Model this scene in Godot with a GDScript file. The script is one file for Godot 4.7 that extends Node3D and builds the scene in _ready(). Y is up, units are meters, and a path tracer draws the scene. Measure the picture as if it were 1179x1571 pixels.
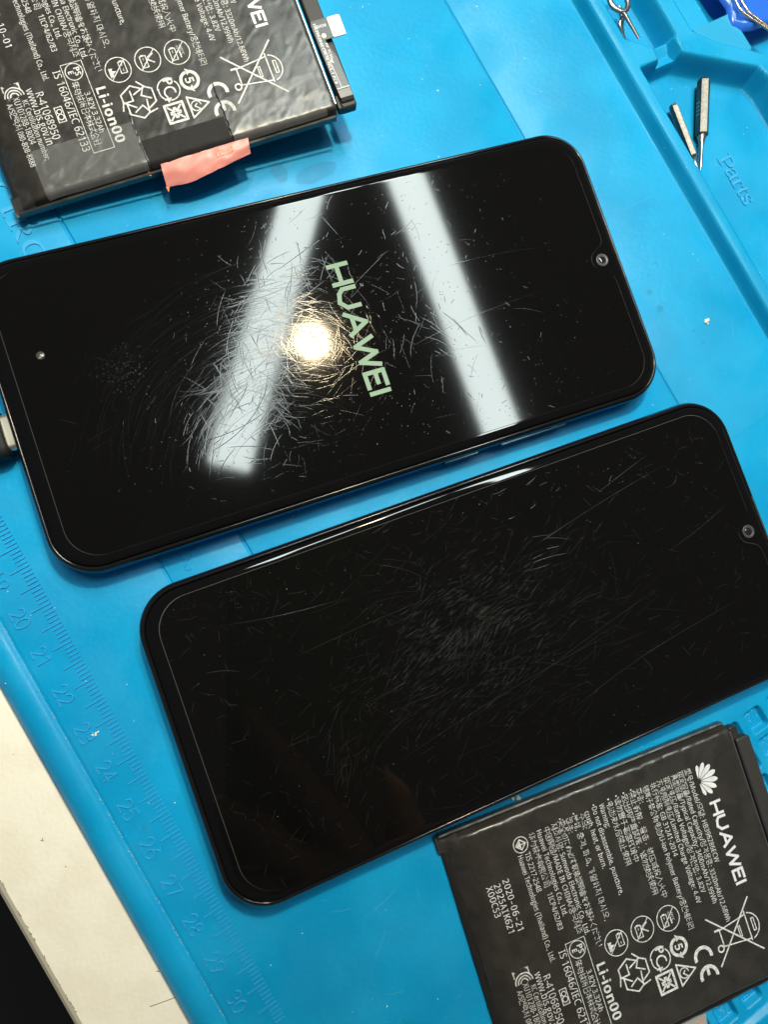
extends Node3D
# Bench scene: two smartphones and two loose batteries on a blue repair mat. Builders work in centimetres; CM turns them into metres.
const CM := 0.01
const MAT_O := Vector2(-5.853, 0.8165)      # ruler mark 20 on the mat (x, z)
const MAT_T := 1.0596                       # direction of the ruler

var M := {}
var rng := RandomNumberGenerator.new()
var noise := FastNoiseLite.new()
var sans: SystemFont
var sans_bold: SystemFont
var serif: SystemFont
var mono: SystemFont

# ---------------------------------------------------------------- small helpers
func tag(o: Node, label: String, category := "", group := "", kind := "") -> void:
	o.set_meta("label", label)
	if category: o.set_meta("category", category)
	if group: o.set_meta("group", group)
	if kind: o.set_meta("kind", kind)

func base(called: String, at := Vector3.ZERO, turn := 0.0) -> Node3D:
	var o := Node3D.new()
	o.name = called
	add_child(o, true)
	o.position = at * CM
	o.rotation.y = turn
	return o

func put(called: String, mesh: Mesh, m: Material, parent: Node) -> MeshInstance3D:
	var o := MeshInstance3D.new()
	o.name = called
	o.mesh = mesh
	o.material_override = m
	parent.add_child(o, true)
	return o

func tool_() -> SurfaceTool:
	var st := SurfaceTool.new()
	st.begin(Mesh.PRIMITIVE_TRIANGLES)
	st.set_smooth_group(-1)
	return st

func done(st: SurfaceTool) -> ArrayMesh:
	st.index()
	st.generate_normals()
	return st.commit()

func tri(st: SurfaceTool, a: Vector3, b: Vector3, c: Vector3) -> void:
	st.add_vertex(a * CM); st.add_vertex(b * CM); st.add_vertex(c * CM)

func quad(st: SurfaceTool, a: Vector3, b: Vector3, c: Vector3, d: Vector3) -> void:
	tri(st, a, b, c); tri(st, a, c, d)

# rings run clockwise seen from above; they are joined from the first to the last, going up
func loft(st: SurfaceTool, rings: Array, cap_low := true, cap_high := true, smooth := 1) -> void:
	st.set_smooth_group(smooth if smooth > 0 else 4294967295)
	for i in rings.size() - 1:
		var a: PackedVector3Array = rings[i]
		var b: PackedVector3Array = rings[i + 1]
		var n := a.size()
		for k in n:
			var l := (k + 1) % n
			quad(st, a[k], a[l], b[l], b[k])
	st.set_smooth_group(4294967295)
	if cap_high:
		fan(st, rings[-1], false)
	if cap_low:
		fan(st, rings[0], true)

func fan(st: SurfaceTool, r: PackedVector3Array, flip: bool) -> void:
	var c := Vector3.ZERO
	for p in r: c += p
	c /= r.size()
	for k in r.size():
		var l := (k + 1) % r.size()
		if flip: tri(st, c, r[l], r[k])
		else: tri(st, c, r[k], r[l])

func round_rect(lx: float, lz: float, r: float, y: float, cx := 0.0, cz := 0.0, steps := 10) -> PackedVector3Array:
	var out := PackedVector3Array()
	r = minf(r, minf(lx, lz) * 0.5 - 0.0005)
	for q in 4:
		var sx: float = [1, -1, -1, 1][q]
		var sz: float = [1, 1, -1, -1][q]
		for k in steps + 1:
			var a := PI * 0.5 * (q + float(k) / steps)
			out.append(Vector3(cx + sx * (lx * 0.5 - r) + r * cos(a), y, cz + sz * (lz * 0.5 - r) + r * sin(a)))
	return out

func circle(r: float, y: float, cx := 0.0, cz := 0.0, n := 28, a0 := 0.0) -> PackedVector3Array:
	var out := PackedVector3Array()
	for k in n:
		var a := a0 + TAU * k / n
		out.append(Vector3(cx + r * cos(a), y, cz + r * sin(a)))
	return out

# a box with bevelled edges, standing on y0
func bevel_box(st: SurfaceTool, cx: float, cz: float, lx: float, lz: float, y0: float, y1: float, b := 0.01, r := 0.02, steps := 2) -> void:
	loft(st, [round_rect(lx - 2 * b, lz - 2 * b, r, y0, cx, cz, steps), round_rect(lx, lz, r, y0 + b, cx, cz, steps), round_rect(lx, lz, r, y1 - b, cx, cz, steps), round_rect(lx - 2 * b, lz - 2 * b, r, y1, cx, cz, steps)], true, true, 0)

# tube of several radii along a path
func tube(st: SurfaceTool, path: Array, radii: Array, n := 10, flat := 1.0) -> void:
	var rings := []
	var last := Vector3.UP
	for i in path.size():
		var t: Vector3 = (path[mini(i + 1, path.size() - 1)] - path[maxi(i - 1, 0)]).normalized()
		var side := t.cross(last)
		if side.length() < 0.01: side = t.cross(Vector3.RIGHT)
		side = side.normalized()
		var up := side.cross(t).normalized()
		last = up
		var ring := PackedVector3Array()
		for k in n:
			var a := -TAU * k / n
			ring.append(path[i] + (side * cos(a) + up * sin(a) * flat) * radii[mini(i, radii.size() - 1)])
		rings.append(ring)
	loft(st, rings, true, true, 1 if n > 6 else 0)

# a raised bar with sloping sides along a polyline in the plane (x, z)
func ribbon3(st: SurfaceTool, pts: PackedVector2Array, w: float, y0: float, h: float) -> void:
	for i in pts.size() - 1:
		var a := pts[i]
		var b := pts[i + 1]
		var d := (b - a).normalized()
		var n := Vector2(-d.y, d.x)
		var e := d * w * 0.25
		var lo := [a - e - n * w * 0.5, b + e - n * w * 0.5, b + e + n * w * 0.5, a - e + n * w * 0.5]
		var hi := [a - n * w * 0.22, b - n * w * 0.22, b + n * w * 0.22, a + n * w * 0.22]
		var L := []
		var T := []
		for k in 4:
			L.append(Vector3(lo[k].x, y0, lo[k].y))
			T.append(Vector3(hi[k].x, y0 + h, hi[k].y))
		quad(st, T[0], T[1], T[2], T[3])
		for k in 4:
			var l := (k + 1) % 4
			quad(st, L[k], L[l], T[l], T[k])

# grid of heights: f(x, z) -> y, node space
func field(f: Callable, x0: float, x1: float, z0: float, z1: float, step: float, skirt := -1.0) -> ArrayMesh:
	var nx := int(ceil((x1 - x0) / step)) + 1
	var nz := int(ceil((z1 - z0) / step)) + 1
	var dx := (x1 - x0) / (nx - 1)
	var dz := (z1 - z0) / (nz - 1)
	var hs := PackedFloat32Array()
	hs.resize(nx * nz)
	for i in nx:
		for j in nz:
			hs[i * nz + j] = f.call(x0 + dx * i, z0 + dz * j)
	return from_heights(hs, nx, nz, x0, z0, dx, dz, skirt)

func from_heights(hs: PackedFloat32Array, nx: int, nz: int, x0: float, z0: float, dx: float, dz: float, skirt := -1.0) -> ArrayMesh:
	var v := PackedVector3Array()
	var nn := PackedVector3Array()
	var uv := PackedVector2Array()
	var id := PackedInt32Array()
	for i in nx:
		for j in nz:
			var h := hs[i * nz + j]
			v.append(Vector3(x0 + dx * i, h, z0 + dz * j) * CM)
			uv.append(Vector2(float(i) / (nx - 1), float(j) / (nz - 1)))
			var gx := (hs[mini(i + 1, nx - 1) * nz + j] - hs[maxi(i - 1, 0) * nz + j]) / (dx * (mini(i + 1, nx - 1) - maxi(i - 1, 0)))
			var gz := (hs[i * nz + mini(j + 1, nz - 1)] - hs[i * nz + maxi(j - 1, 0)]) / (dz * (mini(j + 1, nz - 1) - maxi(j - 1, 0)))
			nn.append(Vector3(-gx, 1, -gz).normalized())
	for i in nx - 1:
		for j in nz - 1:
			var a := i * nz + j
			var b := a + nz
			id.append_array([a, b, b + 1, a, b + 1, a + 1])
	var arr := []
	arr.resize(Mesh.ARRAY_MAX)
	arr[Mesh.ARRAY_VERTEX] = v
	arr[Mesh.ARRAY_NORMAL] = nn
	arr[Mesh.ARRAY_TEX_UV] = uv
	arr[Mesh.ARRAY_INDEX] = id
	var am := ArrayMesh.new()
	am.add_surface_from_arrays(Mesh.PRIMITIVE_TRIANGLES, arr)
	return am

# signed distance to a polygon, negative inside
func poly_sd(p: Vector2, g: PackedVector2Array) -> float:
	var d := 1e9
	var inside := false
	var n := g.size()
	var b := g[n - 1]
	for k in n:
		var a := g[k]
		var e := b - a
		var w := p - a
		d = minf(d, (w - e * clampf(w.dot(e) / e.length_squared(), 0, 1)).length_squared())
		if (a.y > p.y) != (b.y > p.y) and p.x < e.x * (p.y - a.y) / e.y + a.x:
			inside = not inside
		b = a
	return -sqrt(d) if inside else sqrt(d)

func mat3(c: Color, rough := 0.5, metal := 0.0, spec := 0.5) -> StandardMaterial3D:
	var m := StandardMaterial3D.new()
	m.albedo_color = c
	m.roughness = rough
	m.metallic = metal
	m.metallic_specular = spec
	return m

func lin(r: float, g: float, b: float) -> Color:
	return Color(r, g, b).linear_to_srgb()

func noise_tex(size: int, freq: float, sd: int, lo: Color, hi: Color, octaves := 4, a := 0.3, b := 0.7) -> NoiseTexture2D:
	var f := FastNoiseLite.new()
	f.noise_type = FastNoiseLite.TYPE_SIMPLEX
	f.frequency = freq
	f.seed = sd
	f.fractal_octaves = octaves
	var t := NoiseTexture2D.new()
	t.width = size
	t.height = size
	t.seamless = true
	t.noise = f
	var g := Gradient.new()
	g.set_color(0, lo)
	g.set_color(1, hi)
	g.set_offset(0, a)
	g.set_offset(1, b)
	t.color_ramp = g
	return t

func triplanar(m: StandardMaterial3D, repeats_per_m: float) -> StandardMaterial3D:
	m.uv1_triplanar = true
	m.uv1_scale = Vector3.ONE * repeats_per_m
	return m

# ---------------------------------------------------------------- ink: flat print collected as triangles in (x right, y down), centimetres
class Ink:
	var v := PackedVector2Array()
	func quad2(a: Vector2, b: Vector2, c: Vector2, d: Vector2) -> void:
		v.append_array([a, b, c, a, c, d])
	func line(pts: PackedVector2Array, w: float, closed := false) -> void:
		var n := pts.size()
		for i in (n if closed else n - 1):
			var a := pts[i]
			var b := pts[(i + 1) % n]
			var d := (b - a).normalized()
			var s := Vector2(-d.y, d.x) * w * 0.5
			var e := d * w * 0.35
			quad2(a - e - s, b + e - s, b + e + s, a - e + s)
	func arc(c: Vector2, r: float, a0: float, a1: float, w: float, n := 24) -> void:
		var last := Vector2.ZERO
		for k in n + 1:
			var a := a0 + (a1 - a0) * k / n
			var d := Vector2(cos(a), sin(a))
			var p := c + d * r
			if k:
				var a2 := a0 + (a1 - a0) * (k - 1) / n
				var d2 := Vector2(cos(a2), sin(a2))
				quad2(c + d2 * (r - w * 0.5), c + d2 * (r + w * 0.5), c + d * (r + w * 0.5), c + d * (r - w * 0.5))
			last = p
	func poly(pts: PackedVector2Array) -> void:
		for k in Geometry2D.triangulate_polygon(pts):
			v.append(pts[k])

# the ink laid on a surface: place(Vector2) -> Vector3 in node space (centimetres)
func print_mesh(ink: Ink, place: Callable) -> ArrayMesh:
	var st := SurfaceTool.new()
	st.begin(Mesh.PRIMITIVE_TRIANGLES)
	st.set_smooth_group(1)
	for k in range(0, ink.v.size(), 3):
		var a := ink.v[k]
		var b := ink.v[k + 1]
		var c := ink.v[k + 2]
		var cr := (b - a).cross(c - a)
		if absf(cr) < 1e-9: continue
		if cr < 0:
			var t := b
			b = c
			c = t
		tri(st, place.call(a), place.call(b), place.call(c))
	st.generate_normals()
	return st.commit()

var glyphs := {}
# triangles of a Latin text one em high, baseline at 0, x right, y down; returns [points, advance]
func latin(text: String, font: Font) -> Array:
	var key := text + str(font.get_instance_id())
	if glyphs.has(key): return glyphs[key]
	var tm := TextMesh.new()
	tm.text = text
	tm.font = font
	tm.font_size = 64
	tm.pixel_size = 1.0 / 64.0
	tm.depth = 0.0
	tm.curve_step = 1.5
	tm.horizontal_alignment = HORIZONTAL_ALIGNMENT_LEFT
	tm.vertical_alignment = VERTICAL_ALIGNMENT_TOP
	var arr := tm.get_mesh_arrays()
	var vs: PackedVector3Array = arr[Mesh.ARRAY_VERTEX]
	var ix: PackedInt32Array = arr[Mesh.ARRAY_INDEX] if arr[Mesh.ARRAY_INDEX] != null else PackedInt32Array(range(vs.size()))
	var out := PackedVector2Array()
	var asc := font.get_ascent(64) / 64.0
	for i in ix:
		out.append(Vector2(vs[i].x, -(vs[i].y) - asc))
	glyphs[key] = [out, font.get_string_size(text, HORIZONTAL_ALIGNMENT_LEFT, -1, 64).x / 64.0]
	return glyphs[key]

# the maker's name in plain capitals: x0..x1, baseline y, cap height h, stroke width w
func ink_name(ink: Ink, x0: float, x1: float, y: float, h: float, w: float) -> void:
	var letters := [[0.80, "0009 9099 0595"], [0.80, "0006172869788796 9690"], [0.92, "0950 5099 2676"], [1.22, "0029 2950 5079 7990"], [0.62, "90000999 0474"], [0.0, "0009"]]
	var gap := 0.25
	var total := gap * 5
	for l in letters: total += l[0]
	var k := (x1 - x0 - w) / total
	var x := x0 + w * 0.5
	for l in letters:
		for pl in strokes(l[1], Rect2(0, 0, 1, 1)):
			var q := PackedVector2Array()
			for a in pl: q.append(Vector2(x + a.x * l[0] * k, y - h + w * 0.5 + a.y * (h - w)))
			ink.line(q, w)
		x += (l[0] + gap) * k

func strokes(spec: String, box: Rect2) -> Array:
	var out := []
	for w in spec.split(" ", false):
		var pts := PackedVector2Array()
		for k in range(0, w.length() - 1, 2):
			pts.append(box.position + Vector2(w[k].to_int(), w[k + 1].to_int()) / 9.0 * box.size)
		out.append(pts)
	return out

func hangul(code: int) -> Array:
	var n := code - 0xAC00
	var l := n / 588
	var vo := (n % 588) / 28
	var t := n % 28
	var out := []
	var tall := 0.52 if t else 0.95
	var sp: String = VOWEL[vo]
	if sp.begins_with("v"):
		out += strokes(LEAD[l], Rect2(0.02, 0.05, 0.46, tall * 0.95 if t else 0.75))
		out += strokes(sp.substr(1), Rect2(0.52, 0.0, 0.48, 0.55 if t else 1.0))
	else:
		out += strokes(LEAD[l], Rect2(0.15, 0.02, 0.7, 0.28 if t else 0.45))
		out += strokes(sp.substr(1), Rect2(0.0, 0.34 if t else 0.5, 1.0, 0.26 if t else 0.45))
	if t:
		out += strokes(TAIL.get(t, "009099"), Rect2(0.12, 0.66, 0.74, 0.32))
	return out

# one printed line: mixed scripts, x from x0 to x1 (x1 < 0: natural width), baseline y, em size
func ink_text(ink: Ink, text: String, x0: float, y: float, em: float, x1 := -1.0, font: Font = null, wide := 1.0) -> float:
	if font == null: font = sans
	var pieces := []
	var run := ""
	var total := 0.0
	for ch in text:
		var c := ch.unicode_at(0)
		if c >= 0x3000:
			if run:
				pieces.append([run, total])
				total += latin(run, font)[1]
				run = ""
			pieces.append([ch, total])
			total += 1.0
		else:
			run += ch
	if run:
		pieces.append([run, total])
		total += latin(run, font)[1]
	var sx := (x1 - x0) / total if x1 > 0 else em * wide
	for p in pieces:
		var s: String = p[0]
		var c := s.unicode_at(0)
		if c >= 0x3000:
			var list: Array = []
			if c >= 0xAC00 and c < 0xD7A4: list = hangul(c)
			elif HAN.has(s): list = strokes(HAN[s], Rect2(0, 0, 1, 1))
			for pl in list:
				var q := PackedVector2Array()
				for a in pl: q.append(Vector2(x0 + sx * (p[1] + 0.06 + a.x * 0.88), y + em * (-0.84 + a.y * 0.92)))
				ink.line(q, em * 0.058)
		else:
			for a in latin(s, font)[0]:
				ink.v.append(Vector2(x0 + sx * (p[1] + a.x), y + em * a.y))
	return x0 + sx * total

const LEAD := ["009099", "009099 0595", "000999", "90000999", "90000999", "0090940409 0999", "0090990900", "0009 9099 0595 0999", "0009 9099 0595 0999", "5009 5299", "5009 5299", "306093966939060330", "0090 5009 5299", "0090 5009 5299", "4060 0292 5209 5299", "009099 0494", "90000999 0494", "0090 2029 7079 0999", "4060 0292 3565 3539 6569 3969"]
const VOWEL := ["v3039 3575", "v2029 2555 6069", "v3039 3373 3676", "v2029 2555 6069 2353", "v7079 1575", "v5059 1555 8089", "v7079 1373 1676", "v5059 1353 1656 8089", "h5055 0585", "h5055 0585 8089", "h5055 0585 8089", "h5055 0585 8089", "h3035 6065 0585", "h0292 5259", "h0292 5259 8089", "h0292 5259 8089", "h0292 5259 8089", "h0292 3239 6269", "h0595", "h0595 8089", "v5059"]
const TAIL := {1: "009099", 4: "000999", 7: "90000999", 8: "0090940409 0999", 16: "0090990900", 17: "0009 9099 0595 0999", 19: "5009 5299", 21: "306093966939060330", 26: "0090 2029 7079 0999", 27: "4060 0292 3565 3539 6569 3969"}
const HAN := {
	"型": "1151 0353 2115 4145 6164 8085 1787 4549 0999",
	"号": "2171742421 0595 35377779 7949",
	"额": "0141 0102 4142 1333 3306 1646491916 5191 6353 5357 8387 5383 6759 7799",
	"定": "4050 0301 0191 9193 2484 5458 5686 3537 3709 3899",
	"容": "4050 0301 0191 9193 3314 6384 4407 4497 2777792927",
	"量": "2171742421 2272 0595 1686881816 1787 5659 0999",
	"典": "2126 7176 2171 2474 4046 6066 0696 3719 6799",
	"电": "2171762621 2474 5059 5999 9997",
	"压": "1191 1109 2686 5258 1999 7788",
	"充": "5051 0292 4225 2575 3609 6669 6999 9997",
	"限": "0109 0131 3113 1335 3515 4181 8185 4383 4149 4969 5599 8577",
	"制": "1012 0151 0353 3039 0505 0508 0555 5558 7177 9099",
	"执": "0333 2028 0636 4373 6049 7378 7899 4666",
	"行": "3003 4106 2529 4191 4494 7479 7959",
	"标": "0333 2029 2306 2345 5191 4494 7479 5547 8598",
	"准": "0112 0826 4024 3239 6172 3292 3595 3797 3999 6269",
	"锂": "2003 1232 0535 2228 2847 5191955551 5393 7179 5696 4999",
	"离": "5051 0292 3365 6335 2226 2676 7276 0709 0797 9799 5748 4868",
	"子": "2171 7144 4449 4939 0595",
	"聚": "0141 1114 3114 1333 0444 5181 8154 5184 0696 4649 2719 6779 2837",
	"合": "5004 5094 3565 2777792927",
	"物": "1014 1232 2029 0636 5043 5393 9389 8979 6347 7358",
	"池": "0112 0415 0917 3293 3439 3999 9997 6067 9396",
	"警": "0141 1012 3032 0424 6042 6191 5594 8155 0696 2777 2979 2969",
	"告": "3022 2282 5055 0595 2777792927",
	"禁": "0141 2004 2103 2143 5191 7074 7153 7193 2575 0696 5659 2819 7899",
	"止": "5058 5484 2328 0999",
	"拆": "0333 2029 0646 8041 4139 4494 7479 6586",
	"解": "2002 1141 1219 1242 4249 1444 1646 5191 7144 9194 5595 5797 7579",
	"撞": "0333 2029 0646 7071 4191 4393 4585874745 4686 6579 3999",
	"击": "2282 5159 0595 2629 2989 8689",
	"挤": "0333 2029 0646 6062 4292 5285 8245 5649 7679",
	"或": "0292 1444471714 0858 6079 7999 9997 8468 7091",
	"投": "0333 2029 0646 5044 5181 8193 4585 8549 5599",
	"入": "4051 5109 5199",
	"火": "1325 8365 5054 5409 5499",
	"中": "1292961612 5059",
	"若": "0191 3003 6063 0494 5309 3686 8689 8939 3936",
	"出": "5059 1114 1494 9194 0609 0999 9699",
	"现": "0141 2126 0444 0747 5191 5156 9196 7155 7509 7579 7999 9997",
	"严": "0191 3034 6064 1324 8364 0595 1509",
	"重": "7021 0292 2383872723 2585 5059 1888 0999",
	"鼓": "0141 2003 1333 1545471715 2819 0949 5191 7153 5383 8349 5599",
	"胀": "1141 1109 4149 1343 1545 6159 5899 9153 5595 6599",
	"请": "0112 0323 2328 2837 4191 4393 3595 6065 4749 4797 9799 4898",
	"勿": "3004 2292 9289 8969 5218 7239",
	"继": "2003 0333 3306 0646 0949 5158 5898 7157 5393 7247 7297",
	"续": "2003 0333 3306 0646 0949 5191 7053 4494 9483 5564 7548 7699",
	"使": "3004 2329 4191 4282854542 6049 4699",
	"用": "1191 1109 9199 1494 1696 5159",
	"置": "1191931311 3133 6163 0494 5457 2585882825 2686 0999",
	"于": "2171 0595 5159 5939",
	"高": "5051 0191 3373753533 0696 0699 9699 3777793937",
	"温": "0112 0415 0917 3181843431 3282 3696 3639 5659 7679 9699 2999",
	"环": "0131 1117 0434 0738 4191 7144 6269 6588",
	"境": "0333 1018 0738 6061 4191 3393 4484874744 4585 5739 7779 7999",
	"浸": "0112 0415 0917 4181 8184 4484 4282 3595 3537 4676 7649 5699",
	"水": "5059 5949 0333 3308 8355 5599",
	"后": "8121 2109 2494 4686894946",
	"安": "4050 0301 0191 9193 4226 2698 0595 7309",
	"全": "5004 5094 2575 2777 5559 0999",
	"必": "2428 2888 8886 4154 8119 0406 9395",
	"取": "0141 1117 3139 1343 1545 0747 5191 9149 5399",
	"扱": "0333 2029 0646 4171 7155 5195 5149 9549 5599",
	"説": "1021 0242 1333 1535 1747491917 5061 9071 5292945452 6649 7679 7999",
	"明": "0131370701 0434 5191 5149 9199 5494 5696",
	"書": "1282 8284 5056 0494 0696 2787892927 2888",
	"読": "1021 0242 1333 1535 1747491917 7073 5191 6383 4496 4494 9496 6649 7679 7999",
	"国": "1191991911 3373 5357 3575 3777",
	"造": "0112 0434 3407 0999 5041 4292 7074 3494 4686884846",
	"华": "3003 2226 6065 6595 9163 0797 5659",
	"为": "3031 1393 9389 8969 4117 5566",
	"技": "0333 2029 0646 4292 7074 4585 8549 5599",
	"术": "5059 0393 5306 5396 7182",
	"有": "0292 5007 3484 3439 8489 3686 3787",
	"公": "3004 6094 4418 1888 6588",
	"司": "1191 9199 9979 1373 2565682825",
	"華": "0191 3003 6063 0494 1686 0797 5259 3436",
	"為": "3031 1292 3215 5294 0595 1747 8489 8969 3738 5758",
	"術": "2003 2306 1519 5058 3373 5336 5375 7191 7494 8489",
	"日": "2080892920 2484",
	"本": "5059 0292 5207 5297 3676",
	"株": "0333 2029 2306 2345 5242 4292 4595 7079 7547 7598",
	"式": "0292 6065 6599 9997 8091 1555 3538 0857",
	"会": "5004 5094 3565 1686 4619 1989 7799",
	"社": "1021 0333 3306 2429 2546 5494 7079 4999",
	"の": "5247 4729 2716 1614 1452 5282 8287 8769",
	"た": "0252 2119 5282 5658 5888",
	"め": "2237 5128 2818 1815 1553 5384 8487 8768",
	"ず": "0292 5057 5737 3735 3555 5669",
	"を": "1272 4115 1565 6568 9345 4548 4889",
	"お": "0262 3038 3818 1816 1664 6486 8678 7182",
	"み": "1141 4118 1806 0695 7268",
	"く": "7025 2579",
	"だ": "0252 2119 5383 5658 5888 8091",
	"さ": "0292 5075 3738 3878",
	"い": "1117 1739 7186",
	"、": "2847",
}
func _ready() -> void:
	rng.seed = 7
	noise.seed = 11
	noise.frequency = 1.0
	noise.fractal_octaves = 3
	# --- camera
	var cam := Camera3D.new()
	cam.name = "camera"
	add_child(cam)
	cam.fov = 76.35
	cam.near = 0.01
	cam.far = 20.0
	cam.transform = Transform3D(Basis(Vector3(0.9874, 0.1577, 0.016).normalized(), Vector3(0.0, 0.1009, -0.9949), Vector3(-0.1585, 0.9823, 0.0997)).orthonormalized(), Vector3(0, 16.13, 0) * CM)
	cam.current = true
	# --- surroundings: a dim workshop, no sky
	var env := Environment.new()
	env.background_mode = Environment.BG_COLOR
	env.background_color = lin(0.085, 0.08, 0.08)
	env.tonemap_mode = Environment.TONE_MAPPER_LINEAR
	env.tonemap_exposure = 1.3
	env.sdfgi_enabled = true
	env.ssao_enabled = true
	env.ssil_enabled = true
	var we := WorldEnvironment.new()
	we.name = "surroundings"
	we.environment = env
	add_child(we)
	# --- lamps above the bench, mirrored in the lit phone
	light_batten(Vector3(-8.6, 92, -17), Vector3(8.7, 92, -85), "cool white LED batten lamp hanging above the bench, over the repair mat")
	light_batten(Vector3(39.0, 92, -21), Vector3(15.9, 92, -85), "cool white LED batten lamp hanging above the bench, over the parts tray side")
	spot_lamp(Vector3(2.2, 30, -16.3), 1.15)

	sans = SystemFont.new(); sans.font_names = PackedStringArray(["Droid Sans"])
	sans_bold = SystemFont.new(); sans_bold.font_names = PackedStringArray(["Droid Sans"]); sans_bold.font_weight = 700
	serif = SystemFont.new(); serif.font_names = PackedStringArray(["Droid Serif"])
	mono = SystemFont.new(); mono.font_names = PackedStringArray(["Droid Sans Mono"])
	materials()
	# --- setting
	bench()
	repair_mat()
	# --- things
	phones()
	batteries()
	tray_things()
	cable_plug()
	foil_tape()
	crumbs()
	photographer()

func light_batten(a: Vector3, b: Vector3, label: String) -> void:
	var mid := (a + b) * 0.5
	var d := (b - a)
	var len := d.length()
	var o := base("batten_lamp", mid, -atan2(d.z, d.x))
	tag(o, label, "lamp", "batten lamps above the bench")
	var st := tool_()
	bevel_box(st, 0, 0, len + 3, 8.6, 0.3, 3.2, 0.2, 0.6, 4)
	put("housing", done(st), mat3(lin(0.7, 0.7, 0.7), 0.5), o)
	st = tool_()
	bevel_box(st, 0, 0, len, 7.2, 0.0, 0.35, 0.1, 1.2, 6)
	var m := mat3(lin(0.8, 0.8, 0.8), 0.6)
	m.emission_enabled = true
	m.emission = lin(0.88, 1.0, 0.97)
	m.emission_energy_multiplier = BATTEN_GLOW
	put("light_diffuser", done(st), m, o)
	var l := AreaLight3D.new()
	l.name = "batten_light"
	l.area_size = Vector2(len - 1.0, 6.6) * CM
	l.light_color = lin(0.88, 1.0, 0.97)
	l.light_energy = BATTEN_LIGHT
	l.light_size = 0.0
	l.area_range = 6.0
	l.shadow_enabled = true
	o.add_child(l)
	l.position = Vector3(0, -0.15, 0) * CM
	l.rotation.x = -PI / 2

func spot_lamp(at: Vector3, r: float) -> void:
	var o := base("bench_lamp", at)
	tag(o, "small warm bulb in a black cone shade hanging low over the bench", "lamp")
	var st := tool_()
	var rings := []
	for k in range(1, 13):
		var a := -PI * 0.5 + PI * k / 13.0
		rings.append(circle(r * cos(a), r * sin(a), 0, 0, 24))
	loft(st, rings)
	var m := mat3(lin(0.9, 0.85, 0.7), 0.4)
	m.emission_enabled = true
	m.emission = lin(1.0, 0.80, 0.46)
	m.emission_energy_multiplier = BULB_GLOW
	put("light_bulb", done(st), m, o)
	var black := mat3(lin(0.02, 0.02, 0.02), 0.6)
	st = tool_()
	loft(st, [circle(r * 1.5, 0.35), circle(r * 1.15, 2.0), circle(0.35, 2.6), circle(0.25, 2.8)], false, true, 1)
	loft(st, [circle(0.2, 2.7), circle(0.2, 60.0)], true, true, 1)
	put("shade", done(st), black, o)
	var l := OmniLight3D.new()
	l.name = "bulb_light"
	l.light_color = lin(1.0, 0.90, 0.72)
	l.light_energy = BULB_LIGHT
	l.light_size = r * 0.9 * CM
	l.omni_range = 6.0
	l.omni_attenuation = 2.0
	l.shadow_enabled = true
	o.add_child(l)

const BATTEN_GLOW := 11.0
const BATTEN_LIGHT := 0.30
const BULB_GLOW := 150.0
const BULB_LIGHT := 0.036
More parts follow.
